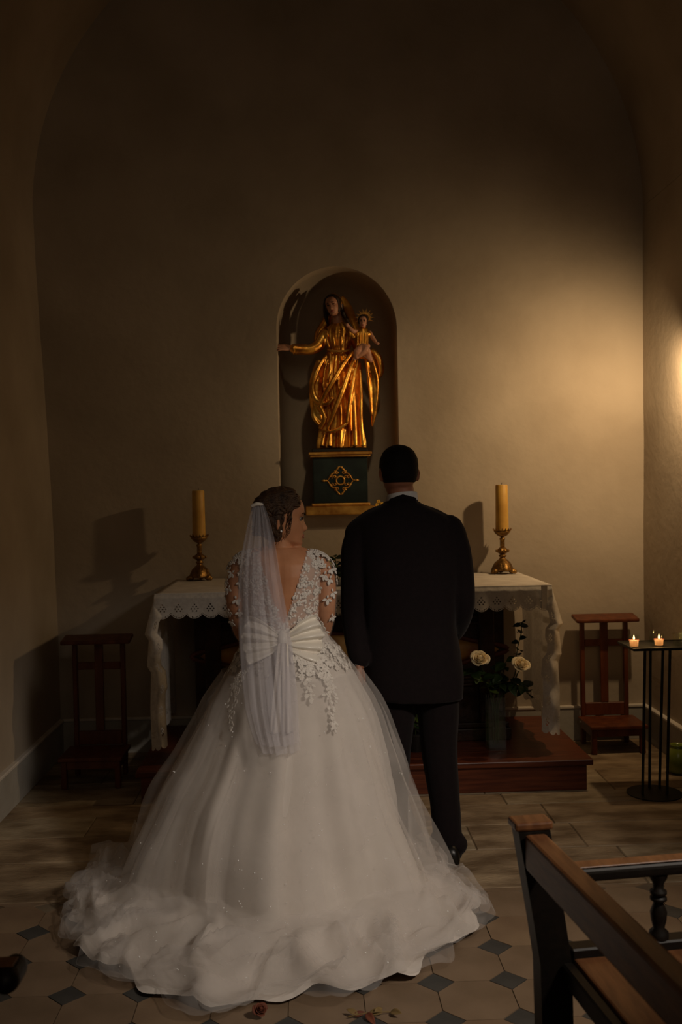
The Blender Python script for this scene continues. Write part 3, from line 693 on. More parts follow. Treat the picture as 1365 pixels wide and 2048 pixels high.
def face_bits(T, parent, lips='lips', iris='iris', white='eyew', brow='brow'):
    for s in (-1, 1):
        m_ = MB(); m_.ball((s * 0.031, 0.0705, 0.001), 0.0112, 14, T); e = m_.obj('eye', white, parent, smooth=True)
        m_ = MB(); m_.ball((s * 0.031, 0.0800, 0.001), (0.0066, 0.0036, 0.0066), 12, T); m_.obj('iris', iris, e, smooth=True)
        m_ = MB(); m_.tube([T @ Vector((s * (0.031 + 0.014 * t), 0.0835 - 0.004 * t * t, 0.006 - 0.003 * t * t)) for t in (-1, -0.5, 0, 0.5, 1)], [0.0012, 0.0024, 0.0028, 0.003, 0.002], 6); m_.obj('eyelash', 'brow', e)
        m_ = MB(); m_.tube([T @ Vector((s * (0.032 + 0.017 * t), 0.0895 - 0.006 * (t + 0.3) ** 2, 0.021 + 0.003 * (1 - t * t))) for t in (-1, -0.5, 0, 0.5, 1)], [0.0015, 0.0028, 0.0028, 0.002, 0.001], 6); m_.obj('eyebrow', brow, parent)
    m_ = MB()
    for z, rr in ((-0.0635, 0.0036), (-0.0735, 0.0042)):
        m_.tube([T @ (Vector((0.021 * t, head_pt(z, PI / 2 - 0.30 * t).y - 0.0005, z - 0.003 * abs(t) * (1 if z > -0.07 else -1)))) for t in (-1, -0.6, -0.2, 0.2, 0.6, 1)], [rr * 0.25, rr * 0.8, rr, rr, rr * 0.8, rr * 0.25], 8)
    m_.obj('lips', lips, parent, smooth=True)

hs = 0.58
hc = S(667, 611, -0.045)
TS = frame(hc, (-0.36, -0.92, -0.10), (-0.22, 0, 1)) @ Matrix.Scale(hs, 4)
m_ = MB(); head(m_, TS); m_.limb([S(676, 650, 0.0), S(675, 638, -0.01), S(672, 622, 0.0)], [0.036, 0.030, 0.028], 14)
so = m_.remesh(0.0026, 1).obj('face_and_neck', 'statueskin', statue, smooth=True, label='painted flesh coloured face and neck')
face_bits(TS, so, 'lips', 'iris', 'statueskin', 'statuehair')
def mask_long(p): return smooth((0.045 + max(0, p.z) * 0.25 - p.y) / 0.014) * smooth((p.z + 0.095) / 0.02)
hair_shell(TS, 0.016, mask_long, wob=0.003).obj('hair', 'statuehair', statue, smooth=True)
m_ = MB()
for s, e in ((-1, (655, 650)), (1, (704, 655))):
    m_.limb([S(667 + s * 16, 608, 0.0), S(669 + s * 17, 626, 0.02), S(*e, 0.03)], [0.014, 0.016, 0.008], 10)
m_.obj('hair_lock', 'statuehair', statue, smooth=True)
# hood of the mantle, open round the face
def hood(u, v):
    a = lerp(-1.75, 1.75, u); p = Vector((math.sin(a) * (0.088 - 0.012 * v), -0.030 - 0.075 * v, 0.016 + math.cos(a) * 0.112 * (1 - 0.15 * v)))
    return TS @ p
MB().grid(30, 10, hood).obj('hood', 'gold', statue, smooth=True, thick=0.008)
def hand(m_, T, s, curl=0.3, spread=0.16, k=1.0):
    """palm with four fingers and a thumb; local: fingers +y, palm faces -z, s = side of the thumb"""
    m_.limb([(0, -0.035, 0), (0, 0.0, 0), (0, 0.045, -0.002), (0, 0.085, -0.002)], [(0.024, 0.02), (0.032, 0.017), (0.041, 0.014), (0.038, 0.011)], 14, T)
    for i, (L1, x) in enumerate(((0.068, 0.029), (0.077, 0.010), (0.072, -0.010), (0.056, -0.028))):
        x *= s; d = 0.083 - 0.004 * abs(i - 1); a = spread * x / 0.03; p = Vector((x, d, 0)); pts = [p - Vector((0, 0.02, 0)), p]; c = curl * 0.6
        for seg_ in (0.45, 0.32, 0.23):
            p = p + Vector((math.sin(a) * L1 * seg_, math.cos(c) * L1 * seg_, -math.sin(c) * L1 * seg_)); pts.append(p); c += curl
        m_.limb(pts, [0.0095, 0.0095, 0.0088, 0.0078, 0.0066], 10, T)
    m_.limb([(s * 0.022, 0.0, -0.004), (s * 0.046, 0.03, -0.012), (s * 0.056, 0.058, -0.018), (s * 0.058, 0.084, -0.022)], [0.015, 0.0125, 0.0105, 0.008], 10, T)
m_ = MB(); hand(m_, frame(S(581, 696, -0.072), (-0.98, -0.12, 0.05), (0.1, -0.8, 0.6)) @ Matrix.Scale(0.62, 4), 1, 0.15); m_.limb([S(592, 697, -0.07), S(582, 696, -0.072)], [0.018, 0.016], 12)
m_.remesh(0.0024, 1).obj('hand', 'statueskin', statue, smooth=True)
m_ = MB(); hand(m_, frame(S(739, 714, -0.115), (-0.35, -0.25, 0.9), (0.2, -1, 0)) @ Matrix.Scale(0.6, 4), -1, 0.35); m_.limb([S(742, 720, -0.09), S(739, 713, -0.11)], [0.018, 0.016], 12)
m_.remesh(0.0024, 1).obj('hand', 'statueskin', statue, smooth=True)
# the child on her arm
TC = frame(S(727, 643, -0.11), (-0.15, -0.95, -0.1), (0.05, 0, 1)) @ Matrix.Scale(0.34, 4)
m_ = MB(); head(m_, TC, 40, 48); m_.limb([S(727, 652, -0.10), S(726, 662, -0.095)], [0.016, 0.018], 10)
m_.limb([S(716, 664, -0.10), S(706, 662, -0.13), S(698, 653, -0.14)], [0.015, 0.014, 0.010], 10); m_.ball(S(695, 650, -0.145), (0.011, 0.009, 0.013), 10)
m_.limb([S(740, 666, -0.10), S(747, 677, -0.12), S(753, 685, -0.14)], [0.015, 0.013, 0.009], 10); m_.ball(S(756, 687, -0.145), (0.012, 0.009, 0.009), 10)
m_.limb([S(720, 692, -0.11), S(733, 698, -0.165), S(718, 712, -0.165)], [0.026, 0.022, 0.014], 12); m_.limb([S(733, 692, -0.11), S(716, 702, -0.17), S(711, 716, -0.15)], [0.026, 0.022, 0.013], 12)
m_.ball(S(714, 716, -0.165), (0.012, 0.018, 0.009), 10); m_.ball(S(709, 719, -0.155), (0.012, 0.018, 0.009), 10)
ch = m_.remesh(0.0028, 1).obj('child', 'statueskin', statue, smooth=True, label='painted carved child seated on her arm')
face_bits(TC, ch, 'lips', 'iris', 'statueskin', 'statuehair')
hair_shell(TC, 0.018, lambda p: smooth((0.05 + max(0, p.z) * 0.2 - p.y) / 0.014) * smooth((p.z + 0.05) / 0.02), wob=0.006, freq=90).obj('child_hair', 'statuehair', ch, smooth=True)
m_ = MB(); m_.limb([S(727, 663, -0.10), S(727, 678, -0.10), S(726, 694, -0.11)], [(0.034, 0.028), (0.033, 0.03), (0.036, 0.036)], 16)
for a, b in ((717, 668), (737, 668)): m_.limb([S(727, 665, -0.10), S(a, b, -0.11)], [0.022, 0.02], 10)
for k in range(5): m_.tube([S(716 + 5 * k, 665, -0.125), S(716 + 5 * k, 692, -0.14)], 0.0055, 6)
m_.remesh(0.003, 2).obj('child_tunic', 'gold', ch, smooth=True)
m_ = MB(); hc2 = S(730, 636, -0.07)
for k in range(19):
    a = PI * (-0.12 + 1.24 * k / 18); L1 = 0.062 if k % 2 == 0 else 0.048; d = Vector((math.cos(a), 0, math.sin(a))); s = Vector((-d.z, 0, d.x))
    q = [hc2 + d * 0.026 + s * 0.004, hc2 + d * 0.026 - s * 0.004, hc2 + d * L1]
    m_.add([p + Vector((0, 0.002, 0)) for p in q] + [p - Vector((0, 0.002, 0)) for p in q], [(0, 1, 2), (5, 4, 3), (0, 3, 4, 1), (1, 4, 5, 2), (2, 5, 3, 0)])
m_.tube([hc2 + Vector((0.027 * math.cos(a), 0, 0.027 * math.sin(a))) for a in [2 * PI * i / 24 for i in range(25)]], 0.004, 6)
m_.obj('halo', 'goldflat', ch, label='gilded halo of rays')

# ================================================================== LEAVES AND FLOWERS
def leaf_mb(base, d, L1, W1, up=(0, 0, 1), curl=0.15, serr=0.0):
    T = frame(base, d, up); m_ = MB()
    def fn(u, v):
        t = v; wv = W1 * (math.sin(PI * min(1, t ** 0.8)) ** 0.85) * (1 + serr * math.sin(t * 40)) + 0.0006; s = u * 2 - 1
        return Vector((s * wv / 2, L1 * t, -curl * L1 * t * t + 0.18 * wv * abs(s) ** 1.3))
    m_.grid(5, 9, fn, T=T); return m_
def sprig(t, pts, rad, leaves, seed, L1=0.05, W1=0.035, mats=('leaf',), m='stem', droop=0.2, lstart=0.2):
    r = random.Random(seed); q, rr = spline(pts, rad, 6)
    m_ = MB(); m_.tube(q, rr, 6); m_.obj('stem', m, t, smooth=True)
    for i in range(leaves):
        f = lstart + (1 - lstart) * (i + 0.5) / leaves; k = min(len(q) - 2, int(f * (len(q) - 1))); p = q[k]
        a = i * 2.4 + r.uniform(-0.4, 0.4); d = Vector((math.cos(a), math.sin(a), r.uniform(-droop, 0.45)))
        s = r.uniform(0.75, 1.2)
        leaf_mb(p, d, L1 * s, W1 * s, (0.0 + r.uniform(-.3, .3), -0.6, 1), r.uniform(0, 0.35)).obj('leaf', r.choice(mats), t, smooth=True, thick=0.0006)
def rose(c, face, rad, label, m='petal', stem_pts=None, name='rose', group=None, cat='rose', base=None, n=19):
    t = thing(name, base or c, label, cat, group)
    T = frame(c, face) @ Matrix.Rotation(-PI / 2, 4, 'X')          # local z along the facing
    r = random.Random(int(abs(c[0] * 1000)))
    m_ = MB(); m_.ball((0, 0, 0.0), (rad * 0.30, rad * 0.30, rad * 0.45), 12, T); m_.obj('bud_core', m, t, smooth=True)
    for i in range(n):
        f = (i + 1) / n; a = i * 2.39996; rr = rad * (0.18 + 0.62 * f); hgt = rad * (0.95 - 0.25 * f); wd = 1.25 - 0.35 * f; flare = 0.02 + 0.42 * f ** 2
        def fn(u, v):
            aa = a + (u - 0.5) * 2 * wd * (0.55 + 0.45 * math.sin(PI * min(1, v * 0.75 + 0.12)))
            ra = rr * (0.45 + 0.55 * math.sin(PI / 2 * min(1, v * 1.4))) + rad * flare * v ** 3 - rad * 0.10 * (abs(u - 0.5) * 2) ** 2 * v
            z = -rad * 0.35 + hgt * v * (1 - 0.18 * (abs(u - 0.5) * 2) ** 2) - rad * 0.22 * f * v ** 4 - rad * 0.25 * f
            return Vector((ra * math.cos(aa), ra * math.sin(aa), z))
        mm = MB(); mm.grid(7, 6, fn, T=T); mm.obj('petal', m, t, smooth=True, thick=0.0008)
    for i in range(5):
        a = 2 * PI * i / 5; d = T.to_3x3() @ Vector((math.cos(a), math.sin(a), 0.1)); b = T @ Vector((rad * 0.1 * math.cos(a), rad * 0.1 * math.sin(a), -rad * 0.62))
        leaf_mb(b, d, rad * 0.6, rad * 0.25, T.to_3x3() @ Vector((0, 0, 1)), 0.2).obj('sepal', 'leaf', t, smooth=True, thick=0.0006)
    if stem_pts:
        q, k = spline([T @ Vector((0, 0, -rad * 0.6))] + stem_pts, [0.0035] * (len(stem_pts) + 1), 6); m_ = MB(); m_.tube(q, k, 6); m_.obj('stem', 'stem', t, smooth=True)
    return t

VY = 5.47
vb = at(993, 1490, VY); vw = 0.049; vx = vb.x; vtop = at(993, 1392, VY).z
vase = thing('vase', (vx, VY, ZP), 'tall square clear glass vase of roses on the step before the altar', 'vase')
m_ = MB()
o1 = [(-vw, -vw), (vw, -vw), (vw, vw), (-vw, vw)]; tk = 0.004
def sq(k, z): return [Vector((vx + x * k, VY + y * k, z)) for x, y in o1]
ki = (vw - tk) / vw
m_.rings([sq(1, ZP + 0.0006), sq(1, vtop), sq(ki, vtop), sq(ki, ZP + 0.014)]); m_.obj('glass_body', 'glass', vase)
MB().rings([sq(ki * 0.985, ZP + 0.0145), sq(ki * 0.985, ZP + 0.19)]).obj('water', 'water', vase)
def V(px, py, dy=0.0): return at(px, py, VY + dy)
low = lambda dx, dy, z: Vector((vx + dx, VY + dy, ZP + z))
rose(V(961, 1316, -0.20), (-0.1, -0.8, 0.75), 0.047, 'open cream rose nearer the groom in the glass vase', stem_pts=[V(972, 1360, -0.03), low(-0.012, -0.01, 0.26), low(0.0, 0.0, 0.03)], group='cream roses in the glass vase')
rose(V(1044, 1328, -0.20), (0.15, -0.8, 0.7), 0.045, 'open cream rose farther from the groom in the glass vase', stem_pts=[V(1024, 1375, -0.02), low(0.018, -0.01, 0.26), low(0.012, 0.005, 0.03)], group='cream roses in the glass vase')
def spray(name, label, path, seed, **kw):
    t = thing(name, path[0], label, 'foliage'); sprig(t, path, [0.0028] * (len(path) - 1) + [0.0014], seed=seed, **kw); return t
spray('leafy_branch', 'tall eucalyptus sprig with round leaves rising above the two cream roses', [low(0.01, 0.0, 0.03), low(0.015, 0.0, 0.24), V(1030, 1350), V(1035, 1300), V(1044, 1262), V(1040, 1246, -0.01)], 5, leaves=11, L1=0.05, W1=0.044, mats=('leaf2',), lstart=0.45)
spray('leafy_branch', 'rose foliage drooping from the vase towards the groom', [low(-0.015, 0.0, 0.03), low(-0.02, -0.01, 0.24), V(975, 1370, -0.05), V(955, 1350, -0.09), V(940, 1345, -0.1)], 9, leaves=13, L1=0.07, W1=0.05, mats=('leaf', 'leaf', 'leaf3'), lstart=0.42, droop=0.7)
spray('leafy_branch', 'rose foliage drooping from the vase below the farther cream rose', [low(0.0, 0.012, 0.03), low(0.012, 0.0, 0.24), V(1018, 1372, -0.05), V(1045, 1370, -0.08), V(1055, 1388, -0.09)], 12, leaves=12, L1=0.075, W1=0.055, mats=('leaf', 'leaf2'), lstart=0.45, droop=0.8)
spray('leafy_branch', 'dark rose foliage between the two cream roses', [low(-0.005, -0.012, 0.03), low(0.0, -0.01, 0.24), V(1000, 1375, -0.04), V(1002, 1345, -0.05), V(1015, 1320, -0.04)], 21, leaves=14, L1=0.068, W1=0.052, mats=('leaf', 'leaf2', 'leaf'), lstart=0.45, droop=0.7)
# second bunch of greenery, glimpsed between the groom's legs
g0 = Vector((at(832, 1480, VY).x, VY, ZP))
pot = thing('flower_pot', g0, 'small dark pot of greenery glimpsed between the trouser legs', 'pot')
m_ = MB(); m_.lathe([(0.040, 0.0005), (0.052, 0.05), (0.058, 0.09), (0.062, 0.092), (0.062, 0.104), (0.055, 0.104), (0.05, 0.09)], g0, 24); m_.obj('pot_body', 'dark', pot, smooth=True, angle=40)
sprig(pot, [g0 + Vector((0, 0, 0.085)), g0 + Vector((0, -0.02, 0.16)), at(834, 1435, VY - 0.04), at(836, 1400, VY - 0.04)], [0.003] * 4, 12, 31, 0.055, 0.035, ('leaf', 'leaf3', 'leaf3'))
# flowers on the altar behind the bride's shoulder
AY = 5.62
f0 = Vector((at(668, 1165, AY).x, AY, ZA + 0.0025))
dish = thing('flower_dish', f0, 'low grey dish of greenery on the altar behind the bride', 'dish')
m_ = MB(); m_.lathe([(0.09, 0.0), (0.11, 0.012), (0.115, 0.026), (0.105, 0.028), (0.08, 0.018), (0.01, 0.016)], f0, 28); m_.obj('dish_body', 'tray', dish, smooth=True, angle=40)
for k, (px, py) in enumerate(((640, 1108), (655, 1115), (672, 1112), (690, 1120), (645, 1140), (668, 1140), (685, 1145), (662, 1125), (700, 1118))):
    sprig(dish, [f0 + Vector((0.006 * (k - 4), 0, 0.017)), lerp(f0 + Vector((0, 0, 0.03)), at(px, py, AY - 0.03), 0.6), at(px, py, AY - 0.03 - 0.01 * (k % 3))], [0.0022] * 3, 7, 40 + k, 0.048, 0.034, ('leaf', 'leaf', 'leaf2', 'leaf3'), lstart=0.45)
rose(at(657, 1129, AY - 0.09), (-0.1, -0.9, 0.5), 0.024, 'small lime white rose in the greenery behind the bride', 'petaly', [f0 + Vector((-0.01, -0.03, 0.06)), f0 + Vector((0, 0, 0.02))], n=12)
# yellow blossoms beside the plinth
y0 = Vector((at(768, 1026, 6.16).x, 6.33, NZ0 + 0.0015))
yf = thing('yellow_flowers', y0, 'sprig of tiny yellow blossoms in the niche beside the plinth', 'flowers')
m_ = MB(); m_.lathe([(0.016, 0.0), (0.02, 0.02), (0.014, 0.04), (0.016, 0.045)], y0, 16); m_.obj('holder', 'brass', yf, smooth=True)
for k, (px, py) in enumerate(((757, 1003), (764, 1008), (754, 1010), (770, 1012), (761, 1014))):
    e = at(px, py, 6.26); m_ = MB(); m_.tube([y0 + Vector((0, 0, 0.04)), lerp(y0 + Vector((0, 0, 0.05)), e, 0.6), e], 0.0015, 5); m_.obj('stem', 'stem', yf)
    m_ = MB()
    for i in range(5):
        a = 2 * PI * i / 5 + k; m_.ball(e + Vector((0.007 * math.cos(a), -0.004, 0.007 * math.sin(a))), (0.006, 0.003, 0.006), 8)
    m_.obj('blossom', 'yellow', yf, smooth=True)

# ================================================================== KNEELERS, VOTIVE STAND, POT
def kneeler(cx_, yb, yf_, label):
    t = thing('prie_dieu', (cx_, (yb + yf_) / 2, 0), label, 'kneeler', 'wooden kneelers either side of the altar')
    hw = 0.137; hb = 0.165
    for s in (-1, 1):
        MB().box((cx_ + s * hw - 0.013, yb - 0.035, 0), (cx_ + s * hw + 0.013, yb, 0.775), bev=0.004).obj('back_post', 'kneel', t)
        MB().box((cx_ + s * (hb - 0.018) - 0.016, yf_ + 0.015, 0), (cx_ + s * (hb - 0.018) + 0.016, yf_ + 0.047, 0.153), bev=0.004).obj('front_leg', 'kneel', t)
        MB().box((cx_ + s * hb * 0.90 - 0.010, yf_ + 0.048, 0.105), (cx_ + s * hb * 0.90 + 0.010, yb - 0.036, 0.153), bev=0.002).obj('side_rail', 'kneel', t)
    MB().box((cx_ - 0.024, yb - 0.03, 0.257), (cx_ + 0.024, yb - 0.008, 0.775), bev=0.003).obj('splat', 'kneel', t)
    MB().box((cx_ - hw + 0.0135, yb - 0.028, 0.612), (cx_ + hw - 0.0135, yb - 0.0305 + 0.012, 0.655), bev=0.003).obj('cross_rail', 'kneel', t)
    MB().box((cx_ - hw + 0.0135, yb - 0.03, 0.176), (cx_ + hw - 0.0135, yb - 0.008, 0.2565), bev=0.003).obj('lower_panel', 'kneel', t)
    MB().box((cx_ - hb - 0.01, yf_, 0.1535), (cx_ + hb + 0.01, yb - 0.0355, 0.1755), bev=0.005, seg=2).obj('kneeling_board', 'kneel', t)
    MB().box((cx_ - hb + 0.005, yf_ + 0.02, 0.108), (cx_ + hb - 0.005, yf_ + 0.034, 0.153), bev=0.002).obj('apron', 'kneel', t)
    Tm = Matrix.Translation((cx_, yb - 0.05, 0.792)) @ Matrix.Rotation(R(9), 4, 'X')
    MB().box((-0.197, -0.075, -0.012), (0.197, 0.062, 0.012), Tm, bev=0.008, seg=2).obj('arm_board', 'kneel', t)
    return t
k1c = at(1212, 1340, 6.15).x
kn = kneeler(k1c, 6.20, 5.88, 'dark red wooden kneeler at the back wall beside the candle stand')
dup(kn, (at(197, 1400, 5.74).x, 5.64, 0), 'dark red wooden kneeler in the shadow by the dim wall on the bride\'s side')

vs0 = onz(1310, 1587, 0.0)
stand = thing('votive_stand', (vs0.x, vs0.y, 0), 'black iron votive stand with four rods and a round foot by the wall', 'candle stand')
m_ = MB(); m_.lathe([(0.142, 0.0), (0.142, 0.006), (0.10, 0.012), (0.01, 0.013)], (vs0.x, vs0.y, 0), 48); m_.obj('round_foot', 'black', stand, smooth=True, angle=40)
ZV = at(1300, 1290, 5.22).z
pa = onz(1266, 1300, ZV); pb = onz(1237, 1284, ZV)
rods = [(1291, 1286, -0.05), (1302, 1300, 0.06), (1327, 1320, 0.05), (1341, 1335, -0.05)]
for tx, bx_, dy in rods:
    b = Vector((at(bx_, 1580, vs0.y + dy).x, vs0.y + dy, 0.0125)); tt = Vector((at(tx, 1310, vs0.y + dy).x, vs0.y + dy, ZV - 0.0085))
    m_ = MB(); m_.tube([b, tt], 0.0075, 10); m_.obj('rod', 'black', stand, smooth=True, angle=50)
x0v = (pa.x + pb.x) / 2; x1v = 2.07
MB().box((x0v, pa.y, ZV - 0.008), (x1v, pb.y, ZV), bev=0.002).obj('tray', 'black', stand)
m_ = MB()
for a, b in (((x0v, pa.y, ZV), (x1v, pa.y + 0.004, ZV + 0.006)), ((x0v, pb.y - 0.004, ZV), (x1v, pb.y, ZV + 0.006)), ((x0v, pa.y, ZV), (x0v + 0.004, pb.y, ZV + 0.006))): m_.box(a, b)
m_.obj('tray_lip', 'black', stand)
def votive(px, py, label, lit=True, wax=True, s=1.0):
    c = onz(px, py, ZV); t = thing('votive_candle' if wax else 'votive_glass', (c.x, c.y, ZV + 0.0008), label, 'votive', 'votive glasses on the iron stand')
    c.z = ZV + 0.0008
    m_ = MB(); m_.lathe([(0.021 * s, 0), (0.0235 * s, 0.002), (0.0275 * s, 0.062 * s), (0.0262 * s, 0.062 * s), (0.0222 * s, 0.004), (0.002, 0.0035)], c, 28); m_.obj('glass_cup', 'glass', t, smooth=True, angle=50)
    if wax:
        m_ = MB(); m_.lathe([(0.0212 * s, 0.0042), (0.0234 * s, 0.033 * s), (0.018 * s, 0.0335 * s), (0.002, 0.032 * s)], c, 24); m_.obj('wax', 'whitewax', t, smooth=True, angle=50)
        m_ = MB(); m_.tube([c + Vector((0.0255 * s * math.cos(a), 0.0255 * s * math.sin(a), 0.035 * s)) for a in [2 * PI * i / 28 for i in range(29)]], 0.0012, 6); m_.obj('red_band', 'lips', t)
        m_ = MB(); m_.tube([c + Vector((0, 0, 0.032 * s)), c + Vector((0, 0, 0.039 * s))], 0.0008, 6); m_.obj('wick', 'wick', t)
    if lit:
        m_ = MB(); m_.lathe([(0.0005, 0.037 * s), (0.0042, 0.041 * s), (0.0052, 0.046 * s), (0.0036, 0.053 * s), (0.0004, 0.063 * s)], c, 14); m_.obj('flame', 'flame', t, smooth=True)
        light('votive_flame_light', 'POINT', c + Vector((0, 0, 0.074 * s)), None, 0.5, (1.0, 0.55, 0.2), shadow_soft_size=0.008)
    return t
votive(1269, 1294, 'lit white votive in a clear glass at the near corner of the iron tray')
votive(1319, 1292, 'lit white votive in a clear glass standing over the iron rods')
votive(1309, 1284, 'empty clear glass just behind the lit votive over the rods', False, False)
votive(1356, 1290, 'unlit clear glass at the edge of the photo on the iron tray', False, False)

gp_ = Vector((2.035, 5.48, 0.0))
gv = thing('green_jar', gp_, 'round yellow green glazed jar on the floor against the wall behind the stand', 'jar')
m_ = MB(); m_.lathe([(0.035, 0.0005), (0.055, 0.015), (0.063, 0.05), (0.064, 0.085), (0.056, 0.12), (0.042, 0.142), (0.036, 0.152), (0.042, 0.162), (0.037, 0.162), (0.03, 0.15), (0.02, 0.1)], gp_, 36); m_.obj('jar_body', 'greenglaze', gv, smooth=True)

# ================================================================== BENCHES
def bench(org, ang, mir, label):
    """bench seen from the end: local v to the seat side, u towards the photographer"""
    T = Matrix.Translation(org) @ Matrix.Rotation(ang, 4, 'Z') @ Matrix.Diagonal((mir, -1, 1, 1))
    t = thing('bench', org, label, 'bench', 'dark wooden benches facing across the aisle')
    Lb = 1.75
    for u in (0.0, Lb):
        m_ = MB(); rs = []
        for z, v in ((0.0, 0.052), (0.30, 0.052), (0.45, 0.050), (0.55, 0.036), (0.78, 0.0)):
            w2 = 0.040; du = 0.028
            rs.append([Vector((v - w2, u - du, z)), Vector((v + w2, u - du, z)), Vector((v + w2, u + du, z)), Vector((v - w2, u + du, z))])
        m_.rings(rs, T); m_.obj('end_post', 'pewdark', t)
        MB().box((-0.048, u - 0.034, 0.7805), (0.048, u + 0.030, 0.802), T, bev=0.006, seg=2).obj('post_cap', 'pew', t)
        # arm with rounded end, turned support, seat end rail
        MB().box((0.058, u - 0.028, 0.642), (0.50, u + 0.028, 0.676), T, bev=0.012, seg=3).obj('arm', 'pewdark', t)
        m_ = MB(); m_.limb([Vector((0.478, u - 0.030, 0.653)), Vector((0.478, u + 0.024, 0.653))], [0.026, 0.026], 20, T); m_.obj('arm_scroll', 'pewdark', t, smooth=True)
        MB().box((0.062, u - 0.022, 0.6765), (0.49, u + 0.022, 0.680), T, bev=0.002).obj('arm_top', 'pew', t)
        Tb = T @ Matrix.Translation((0.33, u, 0))
        m_ = MB(); m_.lathe([(0.024, 0.4805), (0.024, 0.495), (0.014, 0.505), (0.019, 0.525), (0.021, 0.545), (0.013, 0.566), (0.012, 0.570), (0.021, 0.576), (0.021, 0.582), (0.014, 0.586), (0.021, 0.592), (0.021, 0.598), (0.013, 0.604), (0.014, 0.618), (0.022, 0.632), (0.024, 0.6415)], (0, 0, 0), 20, Tb); m_.obj('baluster', 'pewdark', t, smooth=True, angle=60)
        MB().box((0.093, u - 0.024, 0.42), (0.50, u + 0.024, 0.48), T, bev=0.004).obj('seat_end_rail', 'pewdark', t)
        MB().box((0.45, u - 0.024, 0.0), (0.50, u + 0.024, 0.4195), T, bev=0.004).obj('front_leg', 'pewdark', t)
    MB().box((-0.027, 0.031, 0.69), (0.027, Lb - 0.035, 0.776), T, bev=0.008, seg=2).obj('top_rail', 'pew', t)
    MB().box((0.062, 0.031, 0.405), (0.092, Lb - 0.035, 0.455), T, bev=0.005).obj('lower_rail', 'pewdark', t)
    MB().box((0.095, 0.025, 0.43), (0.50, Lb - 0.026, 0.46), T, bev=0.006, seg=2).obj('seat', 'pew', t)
    return t
bA = onz(1062, 1655, 0.78); bB = onz(1365, 1950, 0.78)
ba = math.atan2(-(bB - bA).x, -(bB - bA).y) * -1
ang = math.atan2((bB - bA).x, -(bB - bA).y)
bench((bA.x, bA.y, 0), ang, 1, 'dark wooden bench with a worn brown top rail and turned arm support')
lb = onz(57, 1925, 0.676)
bench((lb.x - 0.515, lb.y + 0.0, 0), 0.0, -1 * -1, 'dark bench of which only a rounded arm end shows beside the train')

# ================================================================== GROOM
YG = 4.29
def G(px, py, dy=0.0): return at(px, py, YG + dy)
groom = thing('person', (G(830, 1735).x, YG, 0), 'dark haired man in a dark suit standing with his back turned', 'person')
hg = G(798, 943, -0.01)
TG = frame(hg, (-0.10, 1.0, -0.04), (0.0, 0, 1))
m_ = MB(); head(m_, TG)
m_.limb([G(806, 1020, 0.0), G(802, 985, 0.0), G(799, 955, 0.005)], [(0.062, 0.064), (0.058, 0.062), (0.055, 0.06)], 18)
m_.limb([G(818, 1030), G(818, 1080), G(818, 1180), G(822, 1260), G(825, 1330)], [(0.07, 0.06), (0.15, 0.085), (0.15, 0.10), (0.14, 0.09), (0.14, 0.10)], 20)
for s, pts in ((-1, [(735, 1075, 0), (712, 1150, 0.0), (708, 1230, 0.0), (713, 1285, -0.05), (721, 1325, -0.09)]), (1, [(890, 1072, 0), (915, 1130, 0.0), (924, 1210, 0.005), (914, 1250, 0.08), (892, 1276, 0.2)])):
    m_.limb([G(*p) for p in pts], [0.046, 0.042, 0.037, 0.034, 0.029], 14)
hand(m_, frame(G(718, 1336, -0.09), (0.03, -0.05, -1), (-1, 0.1, 0)), 1, 0.45, 0.1, 1)
hand(m_, frame(G(886, 1279, 0.22), (-0.9, 0.35, -0.15), (0, -0.5, 1)), 1, 0.4, 0.1, 1)
for pts in ([(795, 1340), (790, 1420), (786, 1500), (786, 1600), (790, 1712)], [(872, 1340), (877, 1420), (879, 1500), (890, 1600), (897, 1705)]):
    m_.limb([G(*p) for p in pts], [0.075, 0.068, 0.055, 0.045, 0.036], 14)
m_.remesh(0.0048, 2).obj('body', 'skinm', groom, smooth=True)
face_bits(TG, groom)
hair_shell(TG, 0.006, lambda p: smooth((0.055 + max(0, p.z) * 0.22 - p.y) / 0.012) * smooth((p.z + 0.062 - 0.25 * max(0, p.y + 0.02)) / 0.02)).obj('hair', 'hairg', groom, smooth=True)
# shirt collar
def collar(u, v):
    a = 2 * PI * u; c = G(804, 1000, 0.0); rr = (0.070 - 0.004 * v, 0.072 - 0.004 * v)
    return c + Vector((rr[0] * math.cos(a), rr[1] * math.sin(a), -0.012 + 0.036 * v + 0.006 * math.cos(a) - 0.012 * math.sin(a)))
MB().grid(40, 6, collar, wrap=True).obj('shirt_collar', 'shirt', groom, smooth=True, thick=0.003)
